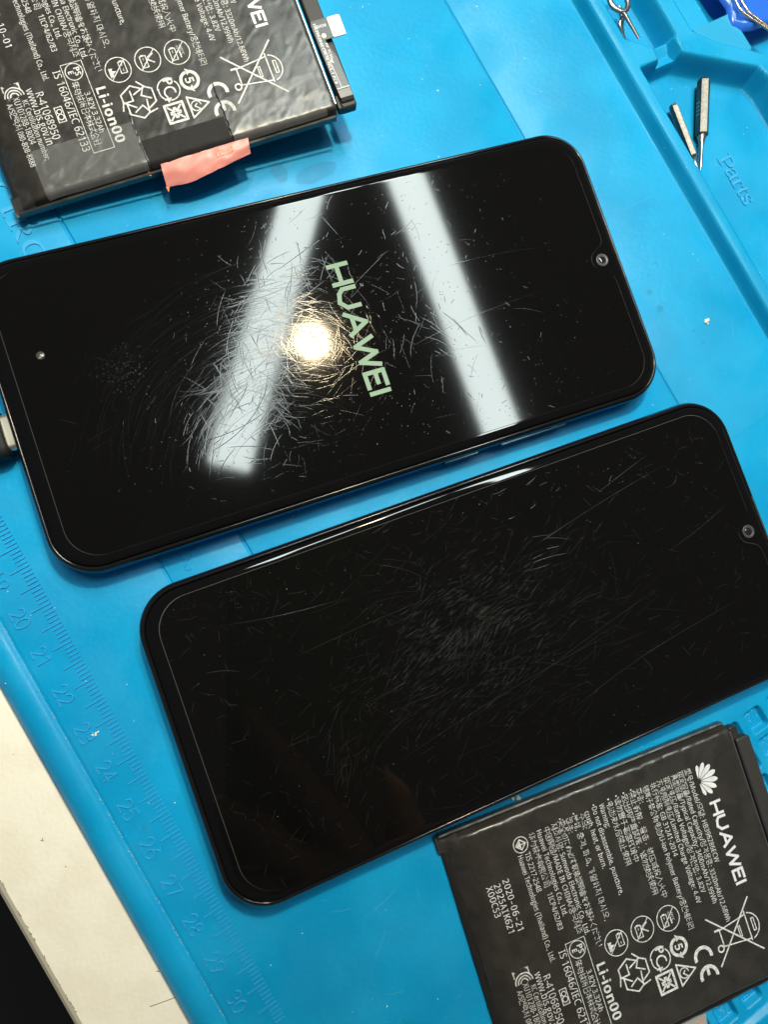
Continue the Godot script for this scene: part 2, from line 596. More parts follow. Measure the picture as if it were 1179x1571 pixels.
# ---------------------------------------------------------------- materials
func materials() -> void:
	var silicone := mat3(Color.WHITE, 0.5)
	silicone.albedo_texture = noise_tex(1024, 0.006, 3, lin(0.001, 0.262, 0.53), lin(0.004, 0.298, 0.585), 8)
	silicone.roughness_texture = noise_tex(512, 0.02, 5, Color(0.6, 0.6, 0.6), Color(1, 1, 1), 6)
	silicone.roughness = 0.6
	silicone.metallic_specular = 0.38
	silicone.normal_enabled = true
	var nt := noise_tex(512, 0.25, 9, Color.BLACK, Color.WHITE, 3, 0.0, 1.0)
	nt.as_normal_map = true
	nt.bump_strength = 1.2
	silicone.normal_texture = nt
	silicone.normal_scale = 0.06
	M.silicone = triplanar(silicone, 4.0)
	# raised marks, paler blue painted in for light caught on their edges
	M.lit_relief = mat3(lin(0.02, 0.31, 0.60), 0.6)
	var lami := mat3(Color.WHITE, 0.5)
	lami.albedo_texture = noise_tex(1024, 0.012, 21, lin(0.77, 0.715, 0.60), lin(0.81, 0.76, 0.65), 8)
	lami.normal_enabled = true
	lami.normal_texture = nt
	lami.normal_scale = 0.12
	M.laminate = triplanar(lami, 5.0)
	M.edge_band = mat3(lin(0.42, 0.38, 0.30), 0.5)
	M.floor = triplanar(mat3(lin(0.008, 0.008, 0.009), 0.8), 2.0)
	M.black_gloss = mat3(lin(0.006, 0.006, 0.007), 0.12)
	M.black_gloss.metallic_specular = 0.42
	M.glass = mat3(lin(0.003, 0.003, 0.0035), 0.04, 0.0, 0.37)
	M.blue_frame = mat3(lin(0.005, 0.09, 0.50), 0.4)
	M.key = mat3(lin(0.002, 0.018, 0.05), 0.2, 0.3)
	M.teal_frame = mat3(lin(0.002, 0.05, 0.09), 0.15, 0.4)
	M.pouch = mat3(Color.WHITE, 0.34)
	M.pouch.albedo_texture = noise_tex(256, 0.03, 31, lin(0.024, 0.022, 0.020), lin(0.032, 0.0295, 0.0265), 4)
	M.pouch.roughness_texture = noise_tex(256, 0.05, 33, Color(0.8, 0.8, 0.8), Color(1, 1, 1), 4)
	triplanar(M.pouch, 14.0)
	M.tape_black = mat3(lin(0.014, 0.013, 0.012), 0.5)
	M.tape_matt = mat3(lin(0.024, 0.022, 0.020), 0.6)
	M.foil = mat3(lin(0.85, 0.85, 0.84), 0.28, 1.0)
	M.print = mat3(Color.WHITE, 0.6)
	M.print.albedo_texture = noise_tex(512, 0.05, 51, lin(0.46, 0.46, 0.46), lin(0.64, 0.64, 0.65), 6, 0.3, 0.6)
	triplanar(M.print, 30.0)
	M.print_bright = mat3(lin(0.66, 0.67, 0.70), 0.6)
	M.steel = mat3(Color.WHITE, 0.32, 1.0)
	M.steel.albedo_texture = noise_tex(256, 0.08, 41, lin(0.13, 0.115, 0.098), lin(0.165, 0.147, 0.128), 4)
	M.steel.roughness_texture = noise_tex(256, 0.1, 43, Color(0.85, 0.85, 0.85), Color(1, 1, 1), 4)
	M.steel.roughness = 0.45
	triplanar(M.steel, 30.0)
	M.chrome = mat3(lin(0.42, 0.39, 0.35), 0.3, 1.0)
	M.dust = mat3(lin(0.75, 0.74, 0.70), 0.9)
	M.grit = mat3(lin(0.32, 0.36, 0.38), 0.95)
	M.white_paper = mat3(lin(0.78, 0.77, 0.72), 0.7)

# ---------------------------------------------------------------- bench and floor
func bench() -> void:
	# bench top: left edge runs slightly askew to the mat
	var e0 := mat_xz(5.287, -3.331)
	var e1 := mat_xz(8.447, -3.313)
	var d := (e1 - e0).normalized()
	var n := Vector2(d.y, -d.x)            # towards the mat
	var a := e0 - d * 40.0
	var b := e1 + d * 40.0
	var o := Node3D.new()
	o.name = "bench_top"
	add_child(o)
	tag(o, "cream laminate bench top under the blue mat", "", "", "structure")
	var st := tool_()
	var top := -0.4
	var prof := [[0.0, -3.2], [0.0, top - 0.22], [0.03, top - 0.08], [0.12, top - 0.01], [0.2, top]]
	for i in prof.size() - 1:
		var p: Array = prof[i]
		var q: Array = prof[i + 1]
		quad(st, v3(a + n * p[0], p[1]), v3(b + n * p[0], p[1]), v3(b + n * q[0], q[1]), v3(a + n * q[0], q[1]))
	put("edge_band", done(st), M.edge_band, o)
	st = tool_()
	var w := 80.0
	quad(st, v3(a + n * 0.2, top), v3(b + n * 0.2, top), v3(b + n * w, top), v3(a + n * w, top))
	quad(st, v3(b, -3.2), v3(a, -3.2), v3(a + n * w, -3.2), v3(b + n * w, -3.2))
	quad(st, v3(a + n * w, -3.2), v3(a + n * w, top), v3(b + n * w, top), v3(b + n * w, -3.2))
	put("laminate_sheet", done(st), M.laminate, o)
	# worn chips of dark core along the edge
	st = tool_()
	for k in 260:
		var c := e0 + d * rng.randf_range(-2, 9)
		if noise.get_noise_2d(c.x * 2.0, c.y * 2.0) < -0.1: continue
		c += n * (0.205 + 0.02 * noise.get_noise_2d(c.x * 9.0, c.y * 9.0) + rng.randfn(0, 0.006))
		ribbon3(st, PackedVector2Array([c - d * rng.randf_range(0.008, 0.035), c + d * rng.randf_range(0.008, 0.035) + n * rng.randf_range(-0.01, 0.01)]), rng.randf_range(0.006, 0.018), top - 0.003, 0.006)
	tag(put("worn_chips", done(st), mat3(lin(0.10, 0.085, 0.07), 0.9), o), "dark worn chips along the bench edge", "", "", "stuff")
	# a pencil-thin scratch and small dark specks on the laminate
	st = tool_()
	ribbon3(st, PackedVector2Array([mat_xz(9.13, -1.75), mat_xz(9.22, -1.43), mat_xz(9.31, -1.1)]), 0.016, top, 0.003)
	for q in [[2.6, -1.65, 3], [4.61, -1.99, 4], [4.61, -2.03, 5], [6.35, -1.16, 4], [8.54, -1.27, 6], [8.53, -1.14, 4], [6.05, -3.27, 3], [5.41, -1.86, 2]]:
		var c := mat_xz(q[0], q[1])
		ribbon3(st, PackedVector2Array([c, c + Vector2(rng.randf_range(-1, 1), rng.randf_range(-1, 1)) * 0.012 * q[2]]), 0.018, top, 0.003)
	tag(put("bench_marks", done(st), mat3(lin(0.06, 0.05, 0.045), 0.9), o), "dark scratches and specks on the laminate", "", "", "stuff")
	st = tool_()
	quad(st, Vector3(-300, -72, -300), Vector3(300, -72, -300), Vector3(300, -72, 300), Vector3(-300, -72, 300))
	var fl := put("floor", done(st), M.floor, self)
	tag(fl, "dark floor below the bench", "", "", "structure")

func v3(p: Vector2, y: float) -> Vector3:
	return Vector3(p.x, y, p.y)

func mat_xz(u: float, v: float) -> Vector2:
	var c := cos(MAT_T)
	var s := sin(MAT_T)
	return MAT_O + Vector2(c, s) * u + Vector2(s, -c) * v

# ---------------------------------------------------------------- the blue repair mat
var pocket_t := PackedVector2Array([Vector2(-17, 21.38), Vector2(-6.3, 21.38), Vector2(-5.78, 22.02), Vector2(-5.78, 22.92), Vector2(-17, 22.92)])
var pocket_p := PackedVector2Array([Vector2(-5.32, 21.36), Vector2(-5.26, 22.75), Vector2(-3.88, 24.84), Vector2(-3.4, 25.0), Vector2(7, 25.0), Vector2(7, 21.36)])
var pocket_3 := PackedVector2Array([Vector2(-17, 24.25), Vector2(-5.75, 24.25), Vector2(-5.0, 24.35), Vector2(-4.4, 25.1), Vector2(-3.9, 25.7), Vector2(7, 25.75), Vector2(7, 29), Vector2(-17, 29)])
var shelf_3 := PackedVector2Array([Vector2(-17, 23.45), Vector2(-5.7, 23.45), Vector2(-5.1, 24.02), Vector2(-4.45, 24.88), Vector2(-4.05, 25.4), Vector2(-3.5, 25.8), Vector2(-3.5, 29), Vector2(-17, 29)])

func soft(d: float, w: float) -> float:
	return smoothstep(-w, 0.0, d)

func tray_height(u: float, z: float) -> float:
	var v := -z
	var p := Vector2(u, v)
	var h := 0.4 * smoothstep(20.82, 20.98, v)
	# top of the ridge is slightly rounded
	h -= 0.03 * (1.0 - smoothstep(20.9, 21.15, v)) * smoothstep(20.82, 20.9, v)
	var a := poly_sd(p, shelf_3)
	if a < 0.05: h = minf(h, lerpf(0.31, 0.4, soft(a, 0.05)))
	a = poly_sd(p, pocket_3)
	if a < 0.05: h = minf(h, lerpf(-0.25, h, soft(a - 0.04, 0.3)))
	a = poly_sd(p, pocket_t) - 0.04
	if a < 0.05: h = minf(h, lerpf(-0.3, 0.4, soft(a, 0.2)))
	a = poly_sd(p, pocket_p) - 0.06
	if a < 0.05: h = minf(h, lerpf(-0.3, 0.4, soft(a, 0.2)))
	# low saddle that joins the two pockets
	if u > -6.1 and u < -4.9:
		var sd := absf(v - 22.42 - (u + 5.5) * -0.1) - 0.42
		if sd < 0.0: h = minf(h, lerpf(0.0 + 0.35 * absf(u + 5.5), 0.4, soft(sd, 0.1)))
	return h

func slot_height(u: float, z: float) -> float:
	var v := -z
	var h := 0.0
	var k := roundf((u - 11.79) / 0.789)
	var j := roundf((v - 9.81) / 0.795)
	if k >= 0 and k <= 7 and v < 17.2:
		var q := Vector2(absf(u - 11.79 - k * 0.789), absf(v - 9.81 - j * 0.795)) - Vector2(0.31 - 0.12, 0.30 - 0.12)
		var d := Vector2(maxf(q.x, 0), maxf(q.y, 0)).length() + minf(maxf(q.x, q.y), 0.0) - 0.12
		if d < 0.0:
			h = -0.17 * (1.0 - smoothstep(-0.07, 0.0, d))
			h += 0.006 * noise.get_noise_2d(u * 9.0, v * 9.0) * smoothstep(0.08, 0.16, -d)
	h += 0.12 * smoothstep(17.78, 17.95, u)
	return h

func sweep(st: SurfaceTool, prof: Array, u0: float, u1: float) -> void:
	var n := maxi(1, int((u1 - u0) / 3.0))
	for i in prof.size() - 1:
		var a: Array = prof[i]
		var b: Array = prof[i + 1]
		for k in n:
			var s := u0 + (u1 - u0) * k / n
			var e := u0 + (u1 - u0) * (k + 1) / n
			quad(st, Vector3(s, a[1], -a[0]), Vector3(s, b[1], -b[0]), Vector3(e, b[1], -b[0]), Vector3(e, a[1], -a[0]))

func digit_path(ch: String) -> Array:
	# strokes on a box 6 wide and 9 high
	var P := []
	match ch:
		"0": P = [oval(3, 4.5, 2.8, 4.5, 0, TAU)]
		"1": P = [PackedVector2Array([Vector2(1.2, 2.0), Vector2(3.2, 0.0), Vector2(3.2, 9.0)])]
		"2": P = [join(oval(3, 2.7, 2.6, 2.7, -PI, 0.6), [Vector2(0.3, 9), Vector2(5.8, 9)])]
		"3": P = [oval(2.9, 2.3, 2.5, 2.3, -PI * 0.95, PI * 0.5), oval(2.9, 6.7, 2.8, 2.3, -PI * 0.5, PI * 0.95)]
		"4": P = [PackedVector2Array([Vector2(4.2, 9), Vector2(4.2, 0), Vector2(0.2, 6.3), Vector2(5.8, 6.3)])]
		"5": P = [join([Vector2(5.2, 0), Vector2(1.2, 0), Vector2(0.8, 3.9)], oval(2.9, 6.2, 2.8, 2.8, -PI * 0.75, PI * 0.85))]
		"6": P = [oval(3, 6.3, 2.7, 2.7, 0, TAU), join([Vector2(4.6, 0.0), Vector2(2.2, 2.6)], [Vector2(0.4, 5.6)])]
		"7": P = [PackedVector2Array([Vector2(0.3, 0), Vector2(5.7, 0), Vector2(2.2, 9)])]
		"8": P = [oval(3, 2.2, 2.2, 2.2, 0, TAU), oval(3, 6.7, 2.8, 2.3, 0, TAU)]
		"9": P = [oval(3, 2.7, 2.7, 2.7, 0, TAU), PackedVector2Array([Vector2(5.6, 3.4), Vector2(3.8, 6.6), Vector2(1.4, 9)])]
	return P

func oval(cx: float, cy: float, rx: float, ry: float, a0: float, a1: float) -> PackedVector2Array:
	var out := PackedVector2Array()
	for k in 17:
		var a := a0 + (a1 - a0) * k / 16.0
		out.append(Vector2(cx + rx * cos(a), cy + ry * sin(a)))
	return out

func join(a: Variant, b: Variant) -> PackedVector2Array:
	var out := PackedVector2Array()
	for p in a: out.append(p)
	for p in b: out.append(p)
	return out

func repair_mat() -> void:
	var o := base("repair_mat", Vector3(MAT_O.x, 0, MAT_O.y), -MAT_T)
	tag(o, "blue silicone repair mat with moulded ruler, grooves and parts trays", "repair mat")
	var rim := [[-1.17, -0.398], [-1.19, -0.36], [-1.15, -0.25], [-1.02, -0.12], [-0.86, -0.03], [-0.70, 0.005], [-0.55, 0.0], [-0.47, -0.03], [-0.43, -0.075], [-0.40, -0.085], [-0.36, -0.06], [-0.30, -0.05], [1.15, -0.05], [1.35, -0.045], [1.75, -0.012], [2.0, 0.0]]
	var mid_a := [[3.20, 0.0], [3.235, -0.012], [3.25, -0.045], [3.275, -0.045], [3.29, -0.012], [3.32, -0.004], [5.14, -0.004], [5.17, -0.015], [5.19, -0.055], [5.225, -0.055], [5.24, 0.0], [5.27, 0.006], [17.22, 0.006], [17.25, -0.004], [17.26, -0.05], [17.30, -0.05], [17.31, -0.004], [17.35, 0.006], [20.72, 0.004], [20.80, 0.0], [20.83, 0.0]]
	var st := tool_()
	st.set_smooth_group(1)
	sweep(st, rim + mid_a, -18, 5)
	put("ruled_field", done(st), M.silicone, o)
	st = tool_()
	st.set_smooth_group(1)
	sweep(st, rim + [[3.0, 0.002], [5.27, 0.004], [20.72, 0.004], [20.83, 0.0]], 5, 11.2)
	sweep(st, rim + [[3.0, 0.002], [5.27, 0.003], [6.98, 0.0]], 11.2, 22)
	put("lower_field", done(st), M.silicone, o)
	put("slot_block", field(slot_height, 11.2, 19.0, -17.6, -6.98, 0.03), M.silicone, o)
	put("parts_tray", field(tray_height, -11.5, 5.0, -28.0, -20.8, 0.045), M.silicone, o)
	# ruler ticks
	var tick_s := tool_()
	ribbon3(tick_s, PackedVector2Array([Vector2(0, -0.49), Vector2(0, -0.72)]), 0.034, -0.052, 0.038)
	var tick_l := tool_()
	ribbon3(tick_l, PackedVector2Array([Vector2(0, -0.275), Vector2(0, -0.72)]), 0.036, -0.052, 0.038)
	var ms := done(tick_s)
	var ml := done(tick_l)
	for k in range(-32, 110):
		var t := put("ruler_tick", ml if k % 5 == 0 else ms, M.lit_relief, o)
		t.position = Vector3(k * 0.1, 0, 0) * CM
	# ruler numbers
	for k in range(-2, 11):
		st = tool_()
		var text := str(20 + k)
		for i in 2:
			var x0 := k - 0.225 + i * 0.245
			for pl in digit_path(text[i]):
				var q := PackedVector2Array()
				for a in pl: q.append(Vector2(x0 + a.x * 0.033, -0.165 + a.y * 0.037))
				ribbon3(st, q, 0.036, -0.052, 0.034)
		put("ruler_number", done(st), M.lit_relief, o)
	emboss(o, "CIRCUIT", serif, -9.62, 4.08, 0.62, 3.9, -0.006)
	emboss(o, "Parts", serif, -2.25, 22.83, 0.52, 1.62, -0.302)
	# round moulded mark in the narrow strip
	st = tool_()
	ribbon3(st, oval(0.55, -3.85, 0.13, 0.13, 0, TAU), 0.03, -0.008, 0.02)
	ribbon3(st, oval(0.38, -4.12, 0.13, 0.16, -PI * 0.6, PI * 0.7), 0.03, -0.008, 0.02)
	ribbon3(st, oval(0.82, -3.78, 0.08, 0.08, -PI * 0.2, PI), 0.03, -0.008, 0.02)
	put("moulded_mark", done(st), M.silicone, o)
	# grit gathered in the crease of the ruler
	st = tool_()
	for k in 900:
		var u := rng.randf_range(-2.0, 12.0)
		if noise.get_noise_1d(u * 1.3) < rng.randf_range(-0.5, 0.4): continue
		var c := Vector3(u, -0.083, 0.41 + rng.randfn(0, 0.012))
		fleck(st, c, rng.randf_range(0.006, 0.02))
	tag(put("grit", done(st), M.grit, o), "grey grit lying in the crease beside the ruler", "", "", "stuff")
	# pale dust specks spread over the silicone
	st = tool_()
	for k in 420:
		var u := rng.randf_range(-12, 14)
		var v := rng.randf_range(-1, 24.5)
		var y := 0.006
		if v < 1.9: y = -0.045
		if v > 20.7: y = tray_height(u, -v)
		fleck(st, Vector3(u, y, -v), rng.randf_range(0.006, 0.02) * (1.0 if k % 9 else 1.7))
	tag(put("dust", done(st), M.dust, o), "pale dust specks on the blue silicone", "", "", "stuff")
	st = tool_()
	for k in 1500:
		var u := 11.79 + 0.789 * (rng.randi() % 8) + rng.randf_range(-0.2, 0.2)
		var v := 9.81 + 0.795 * (rng.randi() % 11 - 2) + rng.randf_range(-0.2, 0.2)
		fleck(st, Vector3(u, slot_height(u, -v), -v), rng.randf_range(0.005, 0.014))
	tag(put("slot_dust", done(st), M.dust, o), "pale dust in the moulded slots", "", "", "stuff")
	# scuffs rubbed into the silicone
	st = tool_()
	for k in 150:
		var u := rng.randf_range(-11, 14)
		var v := rng.randf_range(2.2, 20.4)
		if v > 6.9 and u > 11.0: continue
		var a := rng.randf() * TAU
		var l := rng.randf_range(0.1, 0.7) * (1.0 if k % 6 else 2.2)
		var q := PackedVector2Array()
		for i in 5: q.append(Vector2(u, -v) + Vector2.from_angle(a + 0.12 * i * noise.get_noise_1d(k * 3.0)) * l * i / 4.0)
		for i in 4:
			var d := (q[i + 1] - q[i]).normalized().orthogonal() * rng.randf_range(0.004, 0.011)
			quad(st, v3(q[i] - d, 0.0088), v3(q[i + 1] - d, 0.0088), v3(q[i + 1] + d, 0.0088), v3(q[i] + d, 0.0088))
	var scuff := mat3(Color(0.45, 0.72, 0.88, 0.22), 0.7)
	scuff.transparency = BaseMaterial3D.TRANSPARENCY_ALPHA
	tag(put("scuffs", done(st), scuff, o), "faint pale scuffs on the silicone", "", "", "stuff")
	# faint dried smears
	var smear := mat3(Color(0.30, 0.33, 0.36, 0.13), 0.7)
	smear.transparency = BaseMaterial3D.TRANSPARENCY_ALPHA
	for q in [[-6.6, 11.5, 0.62, 0.24], [-7.0, 10.62, 0.2, 0.3], [0.34, 18.25, 0.09, 0.09], [0.89, 18.28, 0.11, 0.11], [-0.1, 18.5, 0.05, 0.05], [1.9, 18.9, 0.05, 0.05], [2.3, 18.95, 0.05, 0.05], [5.55, 0.1, 0.06, 0.06], [-0.3, 18.9, 0.05, 0.05]]:
		st = tool_()
		var ring := PackedVector3Array()
		for k in 22:
			var a := TAU * k / 22.0
			var w: float = 1.0 + 0.22 * noise.get_noise_2d(cos(a) * 2.0 + q[0], sin(a) * 2.0 + q[1])
			ring.append(Vector3(q[0] + q[3] * w * cos(a), 0.0095 if q[1] > 2 else -0.046, -q[1] + q[2] * w * sin(a)))
		fan(st, ring, false)
		put("dried_smear", done(st), smear, o)

func fleck(st: SurfaceTool, c: Vector3, s: float) -> void:
	var a := rng.randf() * TAU
	var d := Vector3(cos(a), 0, sin(a)) * s
	var n := Vector3(-sin(a), 0, cos(a)) * s * rng.randf_range(0.4, 1.0)
	var t := c + Vector3(0, s * 0.8, 0)
	tri(st, c - d, c - n, t); tri(st, c - n, c + d, t); tri(st, c + d, c + n, t); tri(st, c + n, c - d, t)

# raised outline lettering on the mat, reading along the ruler
func emboss(o: Node3D, text: String, font: Font, u0: float, v0: float, em: float, width: float, y: float) -> void:
	var total: float = latin(text, font)[1]
	var x := 0.0
	for ch in text:
		var tm := TextMesh.new()
		tm.text = ch
		tm.font = font
		tm.font_size = 64
		tm.pixel_size = em / 64.0 * CM
		tm.depth = 0.06 * CM
		tm.curve_step = 2.0
		tm.horizontal_alignment = HORIZONTAL_ALIGNMENT_LEFT
		tm.vertical_alignment = VERTICAL_ALIGNMENT_TOP
		var n := put("raised_letter", tm, M.lit_relief, o)
		var asc := font.get_ascent(64) / 64.0 * em
		n.transform = Transform3D(Basis(Vector3(width / (total * em), 0, 0), Vector3(0, 0, -1), Vector3(0, 1, 0)), Vector3(u0 + x / total * width, y, -v0 - asc) * CM)
		x += latin(ch, font)[1]
# ---------------------------------------------------------------- phones
class Scratches:
	const W := 2048
	const H := 1024
	var pale := PackedByteArray()
	var deep := PackedByteArray()
	func _init() -> void:
		pale.resize(W * H)
		deep.resize(W * H)
	func dot(x: int, y: int, a: int, d: int) -> void:
		if x < 0 or y < 0 or x >= W or y >= H: return
		var i := y * W + x
		if pale[i] < a: pale[i] = a
		if deep[i] < d: deep[i] = d
	# hairline from p in a direction (texels), bending by turn radians along its length
	func hair(p: Vector2, ang: float, length: float, turn: float, a: int, d: int, gaps := 0.0, r: RandomNumberGenerator = null) -> void:
		var n := int(length)
		var da := turn / maxf(n, 1)
		for k in n:
			p += Vector2(cos(ang), sin(ang))
			ang += da
			if gaps > 0.0 and r.randf() < gaps: continue
			var f := minf(1.0, minf(k, n - k) / (0.25 * n + 1.0) + 0.25)
			dot(int(p.x), int(p.y), int(a * f), int(d * f))

func film_px(x: float, z: float) -> Vector2:
	return Vector2((x + 7.44) / 14.92 * 2048.0, (z + 3.42) / 6.84 * 1024.0)

func film_material(s: Scratches, rough: float, glow: float) -> StandardMaterial3D:
	var n := Scratches.W * Scratches.H
	var al := PackedByteArray()
	al.resize(n * 3)
	var ro := PackedByteArray()
	ro.resize(n)
	ro.fill(int(rough * 255))
	al.fill(9)
	for i in n:
		var a := s.pale[i]
		if a:
			al[i * 3] = 9 + int(a * glow)
			al[i * 3 + 1] = 9 + int(a * glow)
			al[i * 3 + 2] = 9 + int(a * glow)
		if s.deep[i]: ro[i] = int(minf(255.0, rough * 255 + s.deep[i] * 0.16))
	var m := mat3(Color.WHITE, 1.0, 0.0, 0.35)
	m.albedo_texture = ImageTexture.create_from_image(Image.create_from_data(Scratches.W, Scratches.H, false, Image.FORMAT_RGB8, al))
	m.roughness_texture = ImageTexture.create_from_image(Image.create_from_data(Scratches.W, Scratches.H, false, Image.FORMAT_L8, ro))
	var h := PackedByteArray()
	h.resize(n)
	for i in n: h[i] = 255 - s.deep[i]
	var im := Image.create_from_data(Scratches.W, Scratches.H, false, Image.FORMAT_L8, h)
	im.bump_map_to_normal_map(0.45)
	im.convert(Image.FORMAT_RGB8)
	m.normal_enabled = true
	m.normal_texture = ImageTexture.create_from_image(im)
	m.normal_scale = 0.8
	return m

func scratches_lit() -> Scratches:
	var s := Scratches.new()
	# sweeping arcs left by wiping: roughly concentric, a few deep and most of them faint
	for k in 900:
		var rad := clampf(3.1 + rng.randfn(0, 0.85), 1.2, 5.2)
		var a0 := deg_to_rad(rng.randf_range(-168, -78))
		var c := Vector2(-2.2 + rng.randfn(0, 0.22), 2.7 + rng.randfn(0, 0.22))
		var ln := rng.randf_range(0.3, 2.2)
		var f := pow(rng.randf(), 2.6)
		var p := c + Vector2.from_angle(a0) * rad
		s.hair(film_px(p.x, p.y), a0 + PI * 0.5 + rng.randfn(0, 0.10), ln * 137.0, ln / rad, int(4 + 75 * f), int(3 + 28 * f), 0.15, rng)
	# fine swirl marks of all directions round the middle
	for k in 900:
		var x := -1.0 + rng.randfn(0, 1.9)
		var z := 0.5 + rng.randfn(0, 1.4)
		var f := pow(rng.randf(), 2.5)
		s.hair(film_px(x, z), rng.randf() * TAU, rng.randf_range(20, 150), rng.randf_range(-0.8, 0.8), int(14 * f), int(5 + 55 * f), 0.1, rng)
	for k in 330:
		var a := rng.randf() * TAU
		var rr := rng.randf_range(0.35, 2.3)
		var c := Vector2(-0.8, 0.25) + Vector2.from_angle(a) * Vector2(rr, rr * 1.05)
		s.hair(film_px(c.x, c.y), a + PI * 0.5 + rng.randfn(0, 0.35), rng.randf_range(20, 110), rng.randf_range(0.0, 0.5), 2, int(rng.randf_range(10, 60)), 0.2, rng)
	# short nicks and specks everywhere
	for k in 420:
		s.hair(film_px(rng.randf_range(-7.3, 7.3), rng.randf_range(-3.3, 3.3)), rng.randf() * TAU, rng.randf_range(4, 32), rng.randf_range(-0.5, 0.5), int(rng.randf_range(8, 70) * rng.randf()), int(rng.randf_range(10, 70)))
	for k in 750:
		var p := film_px(rng.randf_range(-7.3, 7.3), rng.randf_range(-3.3, 3.3))
		var a := int(rng.randf_range(40, 230) * rng.randf())
		for q in 1 + rng.randi() % 4: s.dot(int(p.x) + q % 2, int(p.y) + q / 2, a, 90)
	for k in 90:
		var p := film_px(6.5 + rng.randfn(0, 0.22), -2.75 + rng.randfn(0, 0.2))
		s.dot(int(p.x), int(p.y), 60, 80)
	for k in 420:
		var p := film_px(-5.3 + rng.randfn(0, 0.35), -0.6 + rng.randfn(0, 0.32))
		s.hair(p, rng.randf() * TAU, rng.randf_range(3, 10), 0.0, int(rng.randf_range(20, 60)), 80)
	# long single scratches
	for q in [[1.2, 0.9, -0.25, 640, 0.25, 55], [3.0, -0.9, -0.05, 420, 0.25, 60], [-6.84, 0.21, 0.35, 60, 0.5, 120], [-6.5, 0.9, -0.35, 110, 0.1, 80], [-6.45, 1.1, -0.3, 85, 0.1, 70], [0.2, -0.8, -0.55, 260, 0.0, 40], [2.6, 0.2, 0.9, 130, 0.4, 45], [-4.2, 1.6, 0.1, 260, -0.5, 60], [-3.9, 1.9, -0.2, 330, -0.9, 60], [-1.0, -1.9, -0.4, 180, 0.0, 50], [4.4, 0.6, 0.2, 130, 0.5, 35]]:
		s.hair(film_px(q[0], q[1]), q[2], q[3], q[4], q[5], 60)
	return s

func scratches_dark() -> Scratches:
	var s := Scratches.new()
	# worn matt patch of fine streaks that lie in loose sheaves
	for k in 3000:
		var x := -1.0 + rng.randfn(0, 1.15)
		var z := -0.15 + rng.randfn(0, 0.85) - 0.12 * (x + 1.1)
		if noise.get_noise_2d(x * 1.1, z * 1.1) < rng.randf_range(-0.45, 0.25): continue
		var ang := -0.45 + 0.7 * noise.get_noise_2d(x * 0.5 + 40.0, z * 0.5) + rng.randfn(0, 0.12)
		s.hair(film_px(x, z), ang, rng.randf_range(8, 46), rng.randf_range(-0.2, 0.2), int(8 + 62 * pow(rng.randf(), 1.7)), int(rng.randf_range(10, 50)), 0.15, rng)
	for k in 420:
		s.hair(film_px(-0.6 + rng.randfn(0, 2.0), 0.1 + rng.randfn(0, 1.3)), rng.randfn(-0.25, 0.45), rng.randf_range(30, 190), rng.randf_range(-0.5, 0.5), int(rng.randf_range(8, 36)), int(rng.randf_range(30, 120)))
	for k in 650:
		s.hair(film_px(rng.randf_range(-7.3, 7.3), rng.randf_range(-3.3, 3.3)), rng.randf() * TAU, rng.randf_range(5, 60), rng.randf_range(-0.6, 0.6), int(rng.randf_range(8, 50)), int(rng.randf_range(40, 130)))
	for k in 70:
		s.hair(film_px(-4.6 + rng.randfn(0, 0.35), 1.7 + rng.randfn(0, 0.5)), rng.randfn(-0.9, 0.3), rng.randf_range(20, 110), rng.randf_range(-0.3, 0.3), int(8 + 40 * pow(rng.randf(), 2.0)), 60)
	for k in 120:
		s.hair(film_px(-6.5 + rng.randfn(0, 0.5), -2.9 + rng.randfn(0, 0.35)), rng.randf() * TAU, rng.randf_range(4, 40), 0.2, int(rng.randf_range(5, 45) * rng.randf()), 60)
	for k in 700:
		var p := film_px(rng.randf_range(-7.3, 7.3), rng.randf_range(-3.3, 3.3))
		var a := int(rng.randf_range(30, 200) * rng.randf())
		for q in 1 + rng.randi() % 4: s.dot(int(p.x) + q % 2, int(p.y) + q / 2, a, 90)
	for q in [[-6.2, -2.5, 0.25, 420, -0.2, 40], [-5.0, -1.2, -0.1, 520, 0.1, 36], [-3.4, 1.9, -0.22, 900, 0.15, 42], [1.0, 2.4, -0.3, 560, 0.2, 46], [3.0, 1.9, -0.15, 460, 0.05, 42], [-0.5, 1.6, -0.3, 700, 0.1, 40], [3.6, -2.3, -0.35, 260, 0.1, 40], [1.4, -1.6, -0.25, 620, 0.1, 36], [4.9, -0.3, -0.2, 300, -0.2, 46], [-6.8, -1.6, 0.1, 110, 0.5, 70], [-2.4, -2.6, 0.4, 200, 0.5, 40]]:
		s.hair(film_px(q[0], q[1]), q[2], q[3], q[4], q[5], 120)
	return s

func film_outline() -> PackedVector2Array:
	var x1 := 7.48
	var x0 := -7.44
	var hz := 3.42
	var r := 0.78
	var out := PackedVector2Array()
	# clockwise seen from above (x right, z down), from the corner at +x +z
	for q in 4:
		var cx: float = [x1 - r, x0 + r, x0 + r, x1 - r][q]
		var cz: float = [hz - r, hz - r, r - hz, r - hz][q]
		for k in 13:
			var a := PI * 0.5 * (q + k / 12.0)
			out.append(Vector2(cx + r * cos(a), cz + r * sin(a)))
	# notch round the front camera on the +x side, from -z to +z
	out.append(Vector2(x1, -0.62))
	out.append(Vector2(x1 - 0.02, -0.50))
	out.append(Vector2(x1 - 0.08, -0.40))
	for k in 15:
		var a := -PI * 0.60 - (PI * 0.80) * k / 14.0
		out.append(Vector2(7.31 + 0.31 * cos(a), 0.31 * sin(a)))
	out.append(Vector2(x1 - 0.08, 0.40))
	out.append(Vector2(x1 - 0.02, 0.50))
	out.append(Vector2(x1, 0.62))
	return out

